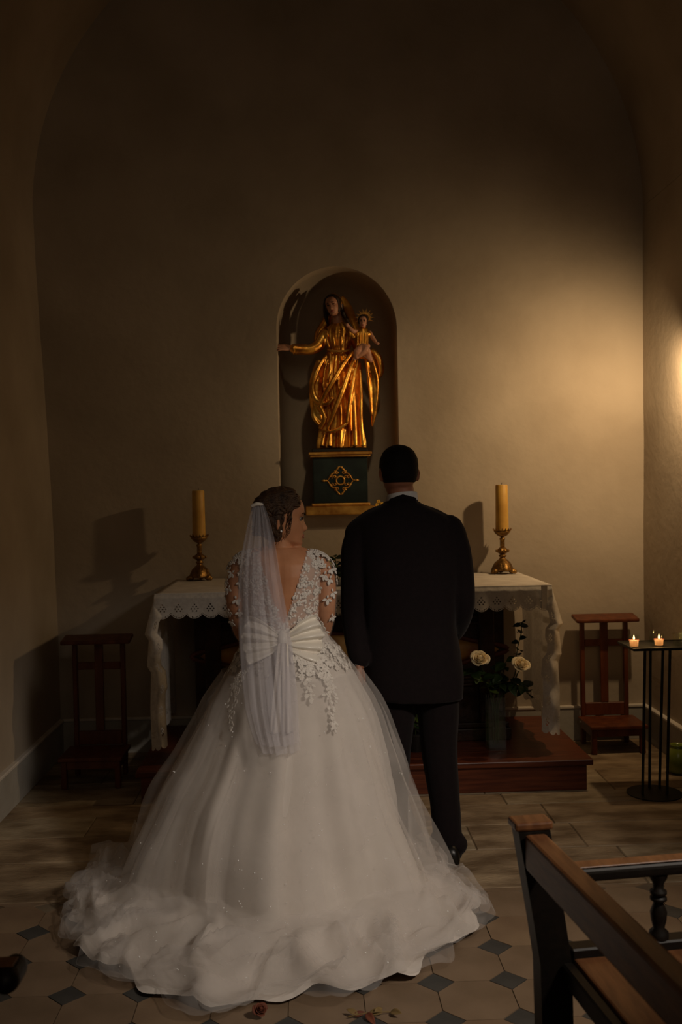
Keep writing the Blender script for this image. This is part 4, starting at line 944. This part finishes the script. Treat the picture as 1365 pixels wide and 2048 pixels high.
# jacket: torso and sleeves united
m_ = MB(); rs = []
jt = [(1000, 776, 833, 0.075, 0.0), (1012, 758, 852, 0.085, 0), (1026, 728, 885, 0.092, 0), (1040, 712, 905, 0.105, 0), (1058, 712, 912, 0.12, 0), (1090, 716, 918, 0.135, 0), (1140, 720, 918, 0.14, 0), (1200, 728, 912, 0.135, 0.0), (1250, 730, 912, 0.13, 0),
      (1300, 728, 920, 0.14, 0), (1350, 728, 926, 0.145, 0), (1395, 732, 925, 0.145, 0)]
for i in range(60):
    y = 1000 + 395 * i / 59
    l = interp([(a[0], a[1]) for a in jt], y); r = interp([(a[0], a[2]) for a in jt], y); d = interp([(a[0], a[3]) for a in jt], y)
    pl_, pr_ = G(l, y), G(r, y); c = (pl_ + pr_) / 2; hw = (pr_.x - pl_.x) / 2
    ring = []
    for j in range(48):
        a = 2 * PI * j / 48; ca, sa = math.cos(a), math.sin(a)
        k = 1 + 0.012 * math.sin(6 * a + y * 0.03) * smooth((y - 1150) / 100)
        ring.append(Vector((c.x + hw * k * math.copysign(abs(ca) ** 0.8, ca), YG + d * k * math.copysign(abs(sa) ** 0.8, sa), lerp(pl_.z, pr_.z, 0.5 + 0.5 * ca))))
    rs.append(ring)
m_.rings(rs)
m_.limb([G(727, 1062), G(714, 1100), G(709, 1170, 0.0), G(708, 1230, 0.0), G(713, 1285, -0.045), G(720, 1318, -0.08)], [0.066, 0.068, 0.060, 0.055, 0.048, 0.045], 18)
m_.limb([G(898, 1060), G(911, 1104), G(921, 1160, 0.0), G(924, 1212, 0.005), G(914, 1250, 0.08), G(900, 1270, 0.16)], [0.068, 0.070, 0.062, 0.056, 0.05, 0.045], 18)
m_.limb([G(822, 1030), G(868, 1046), G(908, 1072)], [(0.055, 0.06), (0.062, 0.062), (0.058, 0.06)], 16); m_.limb([G(790, 1030), G(750, 1044), G(716, 1068)], [(0.055, 0.06), (0.062, 0.062), (0.056, 0.06)], 16)
m_.tube([G(779, 1003, -0.062), G(806, 995, -0.080), G(833, 1000, -0.062)], [0.012, 0.016, 0.012], 10)
m_.remesh(0.007, 4).obj('jacket', 'suit', groom, smooth=True)
m_ = MB()
for s, pts in ((-1, [(795, 1340, 0), (790, 1420, 0), (786, 1500, 0.0), (786, 1600, 0), (788, 1660, 0), (790, 1706, 0.0)]), (1, [(872, 1340, 0), (877, 1420, 0), (879, 1500, 0), (890, 1600, 0), (894, 1650, 0), (898, 1700, 0.0)])):
    m_.limb([G(*p) for p in pts], [0.100, 0.092, 0.079, 0.066, 0.064, 0.062], 20)
m_.limb([G(790, 1345), G(830, 1340), G(872, 1345)], [0.10, 0.12, 0.10], 16)
m_.limb([G(882, 1684, -0.012), G(912, 1688, -0.012)], [0.052, 0.052], 12)
m_.remesh(0.007, 3).obj('trousers', 'suit', groom, smooth=True)
def shoe(cx_, cy, yaw):
    T = Matrix.Translation((cx_, cy, 0)) @ Matrix.Rotation(yaw, 4, 'Z'); m_ = MB(); rs = []
    for y, wd, hh in ((-0.078, 0.022, 0.05), (-0.072, 0.034, 0.072), (-0.05, 0.039, 0.085), (0.0, 0.036, 0.088), (0.06, 0.040, 0.065), (0.12, 0.046, 0.05), (0.17, 0.044, 0.042), (0.205, 0.03, 0.034), (0.22, 0.010, 0.024)):
        rs.append([Vector((wd * math.copysign(abs(math.cos(a)) ** 0.7, math.cos(a)), y, 0.022 + (hh - 0.022) * max(0, math.sin(a)) - 0.012 * max(0, -math.sin(a)))) for a in [2 * PI * k / 20 for k in range(20)]])
    m_.rings(rs, T); o = m_.obj('shoe', 'shoe', groom, smooth=True)
    m_ = MB(); m_.box((-0.036, -0.076, 0.0), (0.036, -0.01, 0.0215), T, bev=0.004); m_.box((-0.044, 0.05, 0.0), (0.044, 0.2, 0.012), T, bev=0.004); m_.obj('sole', 'shoe', o)
shoe(G(901, 1700).x, YG - 0.02, R(-8)); shoe(G(790, 1700).x, YG - 0.01, R(6))

# ================================================================== BRIDE
YBR = 4.10
KB = YBR / 3.86
def B(px, py, dy=0.0): return at(px, py, YBR + dy)
bc = B(559, 1180); BX = B(562, 1180).x
bride = thing('person', (BX, YBR, 0), 'woman in a white lace wedding gown and veil looking towards the man', 'person')
tz = lambda y: B(562, y).z
hb_ = Vector((B(617, 1050).x - 0.106 * 1.05, YBR + 0.01, B(590, 1036).z))
TB = frame(hb_, (0.995, 0.07, -0.05), (0.0, 0, 1)) @ Matrix.Scale(1.05, 4)
TT = [(tz(1400), 0.165, 0.13), (tz(1330), 0.165, 0.125), (tz(1262), 0.138, 0.098), (tz(1220), 0.147, 0.102), (tz(1180), 0.158, 0.105), (tz(1150), 0.165, 0.103), (tz(1128), 0.166, 0.092), (tz(1114), 0.150, 0.075), (tz(1104), 0.112, 0.064), (tz(1096), 0.072, 0.055)]
def torso(z, a, off=0.0):
    wd = interp([(t[0], t[1]) for t in TT], z) * KB + off; d = interp([(t[0], t[2]) for t in TT], z) * KB + off
    y = math.sin(a) * d
    if math.sin(a) < 0: y += 0.012 * gs(math.cos(a) * wd, 0.02) * gs(z - tz(1170), 0.12)     # hollow of the spine
    return Vector((BX + wd * math.cos(a), YBR + y, z))
m_ = MB(); m_.rings([[torso(lerp(TT[0][0], TT[-1][0], i / 50), 2 * PI * j / 48) for j in range(48)] for i in range(51)])
head(m_, TB)
m_.limb([Vector((BX, YBR, tz(1120))), Vector((BX + 0.002, YBR + 0.002, tz(1095))), hb_ + Vector((-0.005, -0.006, -0.06))], [(0.058, 0.055), (0.049, 0.05), (0.047, 0.05)], 18)
RA = [(638, 1131, -0.005), (651, 1160, -0.01), (653, 1215, -0.02), (646, 1262, 0.05), (632, 1290, 0.13)]
LA = [(484, 1134, 0.0), (474, 1165, 0.0), (473, 1215, -0.01), (484, 1262, 0.06), (502, 1290, 0.14)]
m_.limb([B(586, 1114, 0.0), B(622, 1124, 0.0), B(642, 1136, -0.005)], [(0.036, 0.05), (0.040, 0.05), (0.040, 0.045)], 14); m_.limb([B(538, 1114, 0.0), B(502, 1124, 0.0), B(481, 1136, 0)], [(0.036, 0.05), (0.040, 0.05), (0.040, 0.045)], 14)
for arm in (RA, LA): m_.limb([B(*p) for p in arm], [0.044, 0.043, 0.038, 0.034, 0.026], 16)
hand(m_, frame(B(627, 1296, 0.17), (-0.75, 0.6, -0.1), (0, -0.3, 1)) @ Matrix.Scale(0.9, 4), 1, 0.35)
hand(m_, frame(B(510, 1296, 0.18), (0.75, 0.6, -0.1), (0, -0.3, 1)) @ Matrix.Scale(0.9, 4), -1, 0.35)
for s in (-1, 1): m_.limb([Vector((BX + s * 0.08, YBR, tz(1390))), Vector((BX + s * 0.085, YBR, 0.52)), Vector((BX + s * 0.085, YBR - 0.02, 0.12))], [0.085, 0.055, 0.038], 12)
m_.remesh(0.0046, 2).obj('body', 'skin', bride, smooth=True)
face_bits(TB, bride)
def mask_b(p): return smooth((0.012 + max(0, p.z - 0.01) * 0.60 - p.y) / 0.018) * smooth((p.z + 0.10 + 0.45 * min(0, -p.y - 0.015)) / 0.02) 
hair_shell(TB, 0.015, mask_b, wob=0.0022, freq=120).obj('hair', 'hairb', bride, smooth=True)
m_ = MB(); rs_ = random.Random(8)
for k in range(74):
    sd = 1 if k % 3 else -1; a0 = rs_.uniform(0.75, 1.45); z0 = rs_.uniform(0.045, 0.100); z1 = rs_.uniform(-0.05, 0.06); of = rs_.uniform(0.012, 0.017); q = []
    a0 = min(a0, 0.75 + (z0 - 0.045) * 14)
    for i in range(16):
        t = i / 15; a = lerp(a0, -1.5, t); z = lerp(z0, z1, t ** 1.4) + 0.004 * math.sin(9 * t + k); p = head_pt(z, a if sd > 0 else PI - a, False); d = (p - Vector((0, 0, 0.01))).normalized()
        q.append(TB @ (p + d * (of * min(1, 0.2 + 4 * t))))
    m_.tube(q, [0.0012 + 0.0022 * min(1, 5 * i / 15) for i in range(16)], 5)
m_.obj('swept_strands', 'hairb', bride, smooth=True)
m_ = MB(); m_.ball((-0.005, -0.082, -0.03), (0.046, 0.030, 0.040), 18, TB)
for k in range(7): 
    a = k * 0.9; m_.tube([TB @ Vector((0.036 * math.cos(a + t), -0.092 - 0.014 * math.sin(t * 2), -0.03 + 0.036 * math.sin(a + t))) for t in [x * 0.25 for x in range(9)]], 0.008, 7)
m_.obj('hair_bun', 'hairb', bride, smooth=True)
m_ = MB()
for ph in (0, 2.1, 4.2):                                            # braid round the side of the head
    q = []
    for i in range(60):
        t = i / 59; a = lerp(1.12, 3.0, t); z = lerp(0.050, -0.02, t); b = head_pt(z, PI - a if False else a - PI / 2 + PI / 2 - PI / 2 if False else (PI / 2 - a), False)
        d = Vector((b.x, b.y, 0)).normalized()
        q.append(TB @ (b + d * (0.013 + 0.0050 * math.cos(18 * t * PI + ph)) + Vector((0, 0, 0.011 * math.sin(9 * t * 2 * PI * 0.5 + ph)))))
    m_.tube(q, [0.0072 * min(1, 0.3 + 6 * (i / 59)) for i in range(60)], 7)
m_.obj('braid', 'hairb', bride, smooth=True)
m_ = MB(); rr_ = random.Random(4)
for k in range(26):                                                  # loose curls by the temple, jaw and nape
    y0_ = rr_.uniform(-0.03, 0.045); z0_ = rr_.uniform(0.0, 0.05); q = []
    ln = rr_.uniform(0.05, 0.11); ph = rr_.uniform(0, 6)
    for i in range(14):
        t = i / 13; q.append(TB @ Vector((0.080 + 0.006 * math.sin(ph + 5 * t) - 0.012 * t, y0_ + 0.010 * math.sin(ph + 7 * t) * t - 0.015 * t, z0_ - ln * t)))
    m_.tube(q, [0.0026 * (1 - 0.7 * i / 13) for i in range(14)], 5)
for k in range(16):
    x_ = rr_.uniform(-0.02, 0.07); q = [TB @ Vector((x_ + 0.01 * math.sin(4 * t + k), -0.085 + 0.02 * t, -0.02 - rr_.uniform(0.085, 0.1) * t)) for t in [i / 9 for i in range(10)]]
    m_.tube(q, [0.004 * (1 - 0.6 * i / 9) for i in range(10)], 5)
m_.obj('loose_curls', 'hairb', bride, smooth=True)
m_ = MB(); m_.ball(TB @ Vector((0.083, -0.002, -0.048)), 0.0045, 10); m_.obj('earring', 'bead', bride, smooth=True)

# bodice with deep V back
ZV0 = tz(1240); ZV1 = tz(1104)
def vcut(p): return p.y < YBR and abs(p.x - BX - 0.012) < 0.098 * max(0, (p.z - ZV0) / (ZV1 - ZV0)) ** 0.85
ztp = tz(1103)
def bod(u, v):
    z = lerp(tz(1272), ztp, v); return torso(z, 2 * PI * u, 0.006)
def bkeep(u, v):
    p = bod(u, v); 
    if vcut(p): return False
    if p.y >= YBR and p.z > tz(1120) and abs(p.x - BX) < 0.09: return False
    return True
bodice = MB().grid(200, 90, bod, keep=bkeep, wrap=True).obj('bodice', 'bodylace', bride, smooth=True)
RS = [(614, 1120, -0.002), (631, 1126, -0.004)] + [(645, 1137, -0.006)] + RA[1:]
LS = [(510, 1120, 0.0), (494, 1126, 0.0), (479, 1139, 0.0)] + LA[1:]
SR = [0.046, 0.053, 0.051, 0.048, 0.043, 0.038, 0.030]
for arm in (RS, LS):
    q, rr = spline([B(*p) for p in arm], SR, 6); m_ = MB(); m_.tube(q, rr, 24, cap=False); m_.obj('sleeve', 'sleevelace', bride, smooth=True)
# --- lace motifs
def petal_shape(m_, T, L1, W1, lift=0.0014):
    n = 7; pts = [(0, 0)] + [(W1 / 2 * math.sin(PI * k / n) ** 0.8 * s, L1 * k / n) for s in (1,) for k in range(1, n)] + [(0, L1)] + [(-W1 / 2 * math.sin(PI * k / n) ** 0.8, L1 * k / n) for k in range(n - 1, 0, -1)]
    m = len(pts); rim = [Vector((x, y, lift * 0.4)) for x, y in pts]; low_ = [Vector((x, y, -0.001)) for x, y in pts]; inn = [Vector((x * 0.72, L1 * 0.5 + (y - L1 * 0.5) * 0.72, lift)) for x, y in pts]
    ctr = Vector((0, L1 * 0.5, lift * 0.35))
    fs = [(i, (i + 1) % m, m + (i + 1) % m, m + i) for i in range(m)] + [(m + i, m + (i + 1) % m, 2 * m + (i + 1) % m, 2 * m + i) for i in range(m)] + [(2 * m + i, 2 * m + (i + 1) % m, 3 * m) for i in range(m)]
    m_.add(low_ + rim + inn + [ctr], fs, T)
def motif(m_, p, nrm, down, s, kind, r):
    T0 = frame_n(p + nrm * 0.0006, down, nrm)
    if kind == 'flower':
        k = 5
        for i in range(k): petal_shape(m_, T0 @ Matrix.Rotation(2 * PI * i / k + r.uniform(-.2, .2), 4, 'Z') @ Matrix.Translation((0, s * 0.15, 0)), s, s * 0.85)
        m_.ball((0, 0, 0.001), (s * 0.26, s * 0.26, 0.0022), 8, T0)
    elif kind == 'leaf': petal_shape(m_, T0 @ Matrix.Rotation(r.uniform(-.9, .9), 4, 'Z'), s * 1.5, s * 0.8)
    else:
        for a, k in ((-1.05, 1.1), (0.0, 1.4), (1.05, 1.1), (3.0, 0.8)): petal_shape(m_, T0 @ Matrix.Rotation(a + r.uniform(-.2, .2), 4, 'Z') @ Matrix.Translation((0, s * 0.1, 0)), s * k, s * 0.55 * k)
m_ = MB(); r = random.Random(11)
for i in range(620):
    u = r.random(); v = r.random() ** 0.9; p = bod(u, v)
    if p.y > YBR + 0.05: continue
    if not bkeep(u, v) : continue
    e = 0.01; nrm = (bod(u + e, v) - p).cross(bod(u, min(1, v + e)) - p if v < 0.98 else p - bod(u, v - e)).normalized()
    if nrm.dot(p - Vector((BX, YBR, p.z))) < 0: nrm = -nrm
    motif(m_, p, nrm, Vector((r.uniform(-1, 1), 0, -0.6)), r.uniform(0.009, 0.0145), r.choice(('flower', 'leaf', 'leaf', 'spray')), r)
for arm in (RS, LS):
    q, rr = spline([B(*p) for p in arm], SR, 6)
    for i in range(190):
        k = r.choice((0, 1, 1, 2, 2, 3, 3, 4, 4, 5, 5, 6, 6, 7, 7, 8, 8, 9, 10, 11, 12, 13)) if i < 170 else r.choice((14, 16, 18, 21, 24, 27, 30)); a = r.uniform(0, 2 * PI); d = (q[k + 1] - q[k]).normalized()
        s1 = d.cross(Vector((0, 1, 0))).normalized(); s2 = s1.cross(d); nrm = s1 * math.cos(a) + s2 * math.sin(a)
        motif(m_, q[k] + nrm * rr[k] * 1.0, nrm, d + s1 * r.uniform(-.5, .5), r.uniform(0.009, 0.0135) if k < 14 else r.uniform(0.015, 0.019), r.choice(('flower', 'leaf', 'spray')) if k < 14 else 'spray', r)
    for k, a in ((18, -1.2), (22, -1.5), (25, -0.9), (28, -1.4), (20, -2.3), (26, -2.2)):      # sprays on the back of the arm
        d = (q[k + 1] - q[k]).normalized(); s1 = d.cross(Vector((0, 1, 0))).normalized(); s2 = s1.cross(d); nrm = s1 * math.cos(a) + s2 * math.sin(a)
        if nrm.y > 0: nrm = s1 * math.cos(a) - s2 * math.sin(a)
        motif(m_, q[k] + nrm * rr[k] * 1.0, nrm, d + s1 * r.uniform(-.5, .5), 0.019, 'spray', r)
m_.obj('lace_applique', 'applique', bride, smooth=True, kind='stuff')

# --- skirt and train
outline = [(140, 1835), (146, 1790), (180, 1745), (215, 1712), (140, 1875), (175, 1915), (222, 1948), (285, 1968), (345, 1990), (400, 2018), (445, 2030), (490, 2000), (550, 1983), (620, 1986), (690, 1981), (720, 1983), (775, 1955), (810, 1950), (850, 1930), (905, 1893), (950, 1860), (975, 1810), (968, 1775), (925, 1752), (870, 1745)]
SX, SY = BX + 0.006, YBR
pol = []
for px, py in outline:
    p = onz(px, py, 0.085 if py < 1800 and px > 800 else 0.03); pol.append((math.atan2(p.y - SY, p.x - SX), math.hypot(p.x - SX, p.y - SY)))
pol.append((R(17), 0.44)); pol.append((R(30), 0.40)); pol.append((R(45), 0.42)); pol.append((R(65), 0.50)); pol.append((R(100), 0.56)); pol.append((R(135), 0.60))
pol.sort(); pol = [(pol[-1][0] - 2 * PI, pol[-1][1])] + pol + [(pol[0][0] + 2 * PI, pol[0][1])]
def Rout(phi):
    phi = (phi + PI) % (2 * PI) - PI
    return sum(interp(pol, phi + d) for d in (-0.05, 0, 0.05)) / 3
bell = sorted([(1.61 - (1.61 - a) * KB, b * KB) for a, b in [(1.10, 0.145), (1.075, 0.15), (1.045, 0.165), (1.003, 0.193), (0.906, 0.255), (0.809, 0.312), (0.713, 0.352), (0.616, 0.390), (0.519, 0.435), (0.422, 0.478), (0.326, 0.515), (0.248, 0.54), (0.16, 0.565)]])
bcx = sorted([(1.61 - (1.61 - a) * KB, b * KB) for a, b in [(1.10, 0.0), (1.003, 0.02), (0.906, 0.032), (0.75, 0.036), (0.6, 0.02), (0.5, 0.0), (0.3, -0.01)]])
def dent(phi, z): return 1 - 0.29 * gs((phi + PI) % (2 * PI) - PI - R(31), 0.42) * smooth((1.0 - z) / 0.3)
def floor_z(x, y, q, phi, ph, ruf):
    n1 = noise.noise(Vector((x * 3.6 + ph, y * 3.6, ph * 3))); n2 = noise.noise(Vector((x * 9, y * 9 + ph, 4 + ph)))
    w_ = smooth(q * 1.9) * (1 - 0.5 * q ** 2)
    rad_ = (1 - abs(math.sin(phi * 7 + 3.5 * n1 + ph + 1.8 * q))) ** 1.3
    return lerp(0.13, 0.022, smooth(min(1.0, q * 1.7) ** 0.75)) + ruf * w_ * (0.060 * max(0, 1 - abs(n1) * 3.0) * max(0.2, 1 - q) + 0.085 * rad_ + 0.028 * n2)
def skirt(phi, s, off=0.0, ph=0.0, amp=1.0, rk=1.0, ruf=1.0):
    ztop, zb = 1.055, 0.13
    if s < 0.6:
        q = s / 0.6; z = lerp(ztop, zb, q); r = interp(bell, z)
        fa = 0.048 * smooth((1.04 - z) / 0.6) * amp
        f = math.sin(7 * phi + 0.6 + ph) * 0.8 + 0.7 * math.sin(12 * phi + 1.9 + ph * 2 + 1.2 * z) + 0.45 * math.sin(23 * phi + ph + 2.5 * z)
        cam_side = max(0, -math.sin(phi))
        r = r * (1 + fa * f) * dent(phi, z) + off * smooth((1.07 - z) / 0.35) 
        if off < 0: r *= 1 - 0.07 * smooth((0.75 - z) / 0.5)
        r *= 1 + 0.16 * smooth((0.42 - z) / 0.29) * noise.noise(Vector((math.cos(phi) * 2.6 + ph * 0.15, math.sin(phi) * 2.6, 1.7)))
        r += 0.10 * cam_side ** 2 * smooth((0.8 - z) / 0.75)
        c = SX + interp(bcx, z)
    else:
        q = (s - 0.6) / 0.4
        _, _, rb = skirt_rb(phi, off, ph, amp)
        Ro = max(rb + 0.03, Rout(phi) * rk)
        r = lerp(rb, Ro, 1 - (1 - q) ** 1.25); c = SX - 0.01 * (1 - q)
        x, y = r * math.cos(phi), r * math.sin(phi)
        z = floor_z(x, y, q, phi, ph, ruf)
        if ph: z = max(z, floor_z(x, y, q, phi, 0.0, 1.0) + 0.003)
        z = max(z, 0.012) if q < 0.97 else max(0.010, z * 0.6)
        if q > 0.8: r += 0.028 * (math.sin(phi * 15 + ph) + 0.6 * math.sin(phi * 27 + 2 * ph)) * (q - 0.8) * 5 * rk
    return Vector((c + r * math.cos(phi), SY + r * math.sin(phi), z))
_rb = {}
def skirt_rb(phi, off, ph, amp):
    p = skirt(phi, 0.5999, off, ph, amp); return p.x, p.y, math.hypot(p.x - SX + 0.01, p.y - SY)
NP, NS = 300, 130
def layer(name, m, off, ph, amp, rk, ruf, zl=0.0, s0=0.0, label=None):
    mb_ = MB(); mb_.grid(NP, NS, lambda u, v: skirt(2 * PI * u, lerp(s0, 1, v), off, ph, amp, rk, ruf) + Vector((0, 0, zl)), wrap=True)
    return mb_.obj(name, m, bride, smooth=True, label=label)
layer('skirt', 'gown', -0.012, 0.0, 1.0, 0.975, 1.0)
outer_ = layer('tulle_overskirt', 'tulle', 0.008, 0.9, 1.2, 0.985, 1.2, 0.012)
layer('tulle_train', 'tulle2', 0.030, 2.3, 1.5, 1.0, 1.45, 0.02, 0.12)
layer('tulle_train', 'tulle2', 0.018, 4.1, 1.3, 1.02, 0.8, 0.008, 0.585)

def tfold(u, v):
    x = lerp(0.13, 0.50, u); hgt = interp([(0, 0.02), (0.3, 0.40), (0.72, 0.36), (0.80, 0.18), (0.88, 0.11), (1.0, 0.03)], u)
    return Vector((x, 4.43 + 0.02 * math.sin(u * 14) * v, 0.012 + hgt * v))
MB().grid(40, 16, tfold).obj('hem_fold', 'gown', bride, smooth=True, thick=0.002)

# surface for laying lace and beads on the gown
me = outer_.data; tree = BVHTree.FromPolygons([v.co + OFF[outer_.name] for v in me.vertices], [tuple(p.vertices) for p in me.polygons])
CAM = Vector((0, 0, CAMZ))
def onskirt(px, py):
    h_ = tree.ray_cast(CAM, ray(px, py).normalized())
    if h_[0] is None: return None
    nrm = h_[1]; nrm = -nrm if nrm.dot(ray(px, py)) > 0 else nrm
    return h_[0], nrm
m_ = MB(); r = random.Random(5)
gar = [[(650, 1292), (654, 1325), (652, 1352), (660, 1380), (664, 1410), (668, 1440), (671, 1456)], [(612, 1310), (614, 1335), (612, 1355), (618, 1378), (622, 1398)], [(668, 1290), (682, 1315), (692, 1335)],
       [(488, 1305), (478, 1340), (472, 1375), (468, 1400), (462, 1425), (461, 1452)], [(476, 1300), (462, 1325), (450, 1348)], [(632, 1316), (640, 1330), (655, 1320)], [(600, 1318), (606, 1326)]]
for g_ in gar:
    P, _ = spline([(a, b, 0) for a, b in g_], [1] * len(g_), 8)
    nP = len(P)
    for i in range(0, nP, 2):
        t = i / max(1, nP - 1); spread = 13 * (1 - t) + 3
        for k in range(3 if t < 0.6 else 2):
            h_ = onskirt(P[i].x + r.uniform(-spread, spread), P[i].y + r.uniform(-3, 3))
            if not h_: continue
            side = (-1) ** (i // 2 + k)
            motif(m_, h_[0], h_[1], Vector((0.8 * side * (0.4 + 0.5 * r.random()), 0, -1)), r.uniform(0.011, 0.016), 'flower' if (t < 0.55 and r.random() < 0.55) else 'leaf', r)
for i in range(150):                                                 # waist band of motifs
    a = R(r.uniform(-200, 20)); s = r.uniform(0.01, 0.10) ** 1.0
    p = skirt(a, s, 0.008, 0.9, 1.2); nrm = Vector((math.cos(a), math.sin(a), 0.5)).normalized()
    motif(m_, p, nrm, Vector((r.uniform(-1, 1), 0, -1)), r.uniform(0.010, 0.015), r.choice(('flower', 'flower', 'leaf')), r)
m_.obj('lace_garland', 'applique', bride, smooth=True, kind='stuff')
m_ = MB(); n_ = 0
while n_ < 150:
    px, py = r.uniform(200, 930), r.uniform(1400, 1960); h_ = onskirt(px, py)
    if not h_: continue
    n_ += 1; bmx = bmesh.new(); bmesh.ops.create_icosphere(bmx, subdivisions=1, radius=r.choice((0.0016, 0.0021, 0.0028)))
    m_.bm(bmx, Matrix.Translation(h_[0] + h_[1] * 0.0015))
m_.obj('crystal_beads', 'bead', bride, kind='stuff')

# --- satin bow at the waist
bz = tz(1268); by = YBR - 0.126; bcen = Vector((B(568, 1270).x, by, B(568, 1270).z))
bow = None
for s in (1, -1):
    def fan(u, v):
        zt = interp([(0, 0.020), (0.2, 0.042), (0.5, 0.074), (0.8, 0.094), (1, 0.100)], u); zb_ = interp([(0, -0.020), (0.25, -0.044), (0.6, -0.064), (1, -0.084)], u)
        z = lerp(zb_, zt, v); x = s * (0.008 + u * interp([(0, 0.128), (0.25, 0.146), (0.55, 0.156), (0.8, 0.140), (1, 0.120)], v) * (1 - 0.025 * math.cos(v * PI * 9)))
        pl2 = (0.004 + 0.012 * u) * math.sin(v * PI * 8 + 0.6); puff = 0.030 * math.sin(PI * min(1, 0.08 + u)) ** 0.8 * math.sin(PI * (0.1 + 0.8 * v)) ** 0.5
        return bcen + Vector((x, -0.022 - puff - pl2 + 0.085 * abs(x) ** 1.5 * 2.2 - 0.75 * max(0, -z), z))
    o = MB().grid(26, 60, fan).obj('bow_loop', 'satin', bride, smooth=True, thick=0.003)
m_ = MB(); m_.limb([bcen + Vector((0, -0.032, 0.028)), bcen + Vector((0, -0.042, 0)), bcen + Vector((0, -0.032, -0.028))], [0.016, 0.02, 0.016], 14); m_.obj('bow_knot', 'satin', bride, smooth=True)
for s, xe in ((-1, -0.022), (1, 0.012)):
    def tail(u, v):
        z = bcen.z - 0.005 - 0.31 * v; rr = interp(bell, z) + 0.10 * smooth((0.8 - z) / 0.75)
        return Vector((bcen.x + s * 0.008 + xe * v + (u - 0.5) * (0.024 + 0.014 * v), YBR - max(0.133, rr + 0.005) - 0.022 - 0.008 * math.sin(u * 9 + v * 4), z))
    MB().grid(10, 40, tail).obj('bow_tail', 'gown', bride, smooth=True, thick=0.002)
def belt(u, v): 
    p = torso(tz(1258) + 0.024 * (v - 0.5), 2 * PI * u, 0.013); return p
MB().grid(60, 5, belt, wrap=True).obj('waist_sash', 'satin', bride, smooth=True, thick=0.003)

# --- veil: two layers from the comb at the back of the head
vl = [(1008, 504, 524), (1018, 500, 529), (1040, 494, 537), (1075, 487, 547), (1110, 480, 554), (1160, 474, 562), (1210, 472, 571), (1250, 474, 578), (1300, 478, 588), (1350, 484, 594), (1400, 492, 599), (1440, 505, 601), (1478, 522, 603)]
def veil_y(z):
    zt = tz(1008)
    if z > tz(1120): return lerp(hb_.y - 0.082, YBR - 0.165, smooth((zt - z) / (zt - tz(1120))))
    zz = tz(1120); rr = interp(bell, z) + 0.10 * smooth((0.8 - z) / 0.75) if z < 1.04 else 0.16
    return YBR - max(0.165, min(rr + 0.045, 0.175 + (1.10 - z) * 0.66))
def veil_fn(ph, dz, dw):
    def fn(u, v):
        py = lerp(1006, 1476 - dz, v ** 0.9); l = interp([(a, b) for a, b, c in vl], py) - dw; r_ = interp([(a, c) for a, b, c in vl], py) + dw
        x0_ = B(l, py, -0.2).x; x1_ = B(r_, py, -0.2).x; z = B((l + r_) / 2, py, -0.2).z; uu = u * 2 - 1
        fold_ = math.sin(u * 21 + ph + 0.8 * v) * 0.6 + math.sin(u * 37 + ph * 2) * 0.4
        y = veil_y(z) - 0.004 * ph + 0.014 * fold_ * smooth(v * 4 + 0.2) + 0.05 * uu * uu * smooth(v * 2) - 0.012
        return Vector((lerp(x0_, x1_, u) + 0.004 * math.cos(u * 21 + ph) * smooth(v * 3), y, z))
    return fn
MB().grid(110, 120, veil_fn(0.0, 0, 0)).obj('veil', 'veil', bride, smooth=True)
MB().grid(110, 120, veil_fn(2.2, 14, -2)).obj('veil_underlayer', 'veil', bride, smooth=True)
m_ = MB(); cA = B(514, 1010, -0.09)
m_.limb([cA + Vector((-0.02, 0.0, -0.004)), cA + Vector((0, -0.005, 0.004)), cA + Vector((0.02, 0.0, 0.002))], [0.006, 0.008, 0.006], 10); m_.obj('veil_comb', 'satin', bride, smooth=True)

# ================================================================== FALLEN FLOWERS IN FRONT OF THE TRAIN
c = onz(522, 2022, 0.022); c.y -= 0.0
rose(c + Vector((0, 0, 0.006)), (0.3, -0.6, 0.8), 0.022, 'rust red dried bloom lying on the tiles at the edge of the train', 'rust', n=14, name='dried_flower', cat='flower', base=Vector((c.x, c.y, 0)))
c = onz(742, 2036, 0.0)
dl = thing('dried_leaves', c, 'curled straw coloured dried leaves lying on the tiles in the aisle', 'leaves')
sprig(dl, [c + Vector((-0.07, 0, 0.006)), c + Vector((0, 0.01, 0.012)), c + Vector((0.07, 0.02, 0.006))], [0.002] * 3, 6, 77, 0.045, 0.02, ('straw', 'rust'), 'straw', droop=0.02, lstart=0.1)
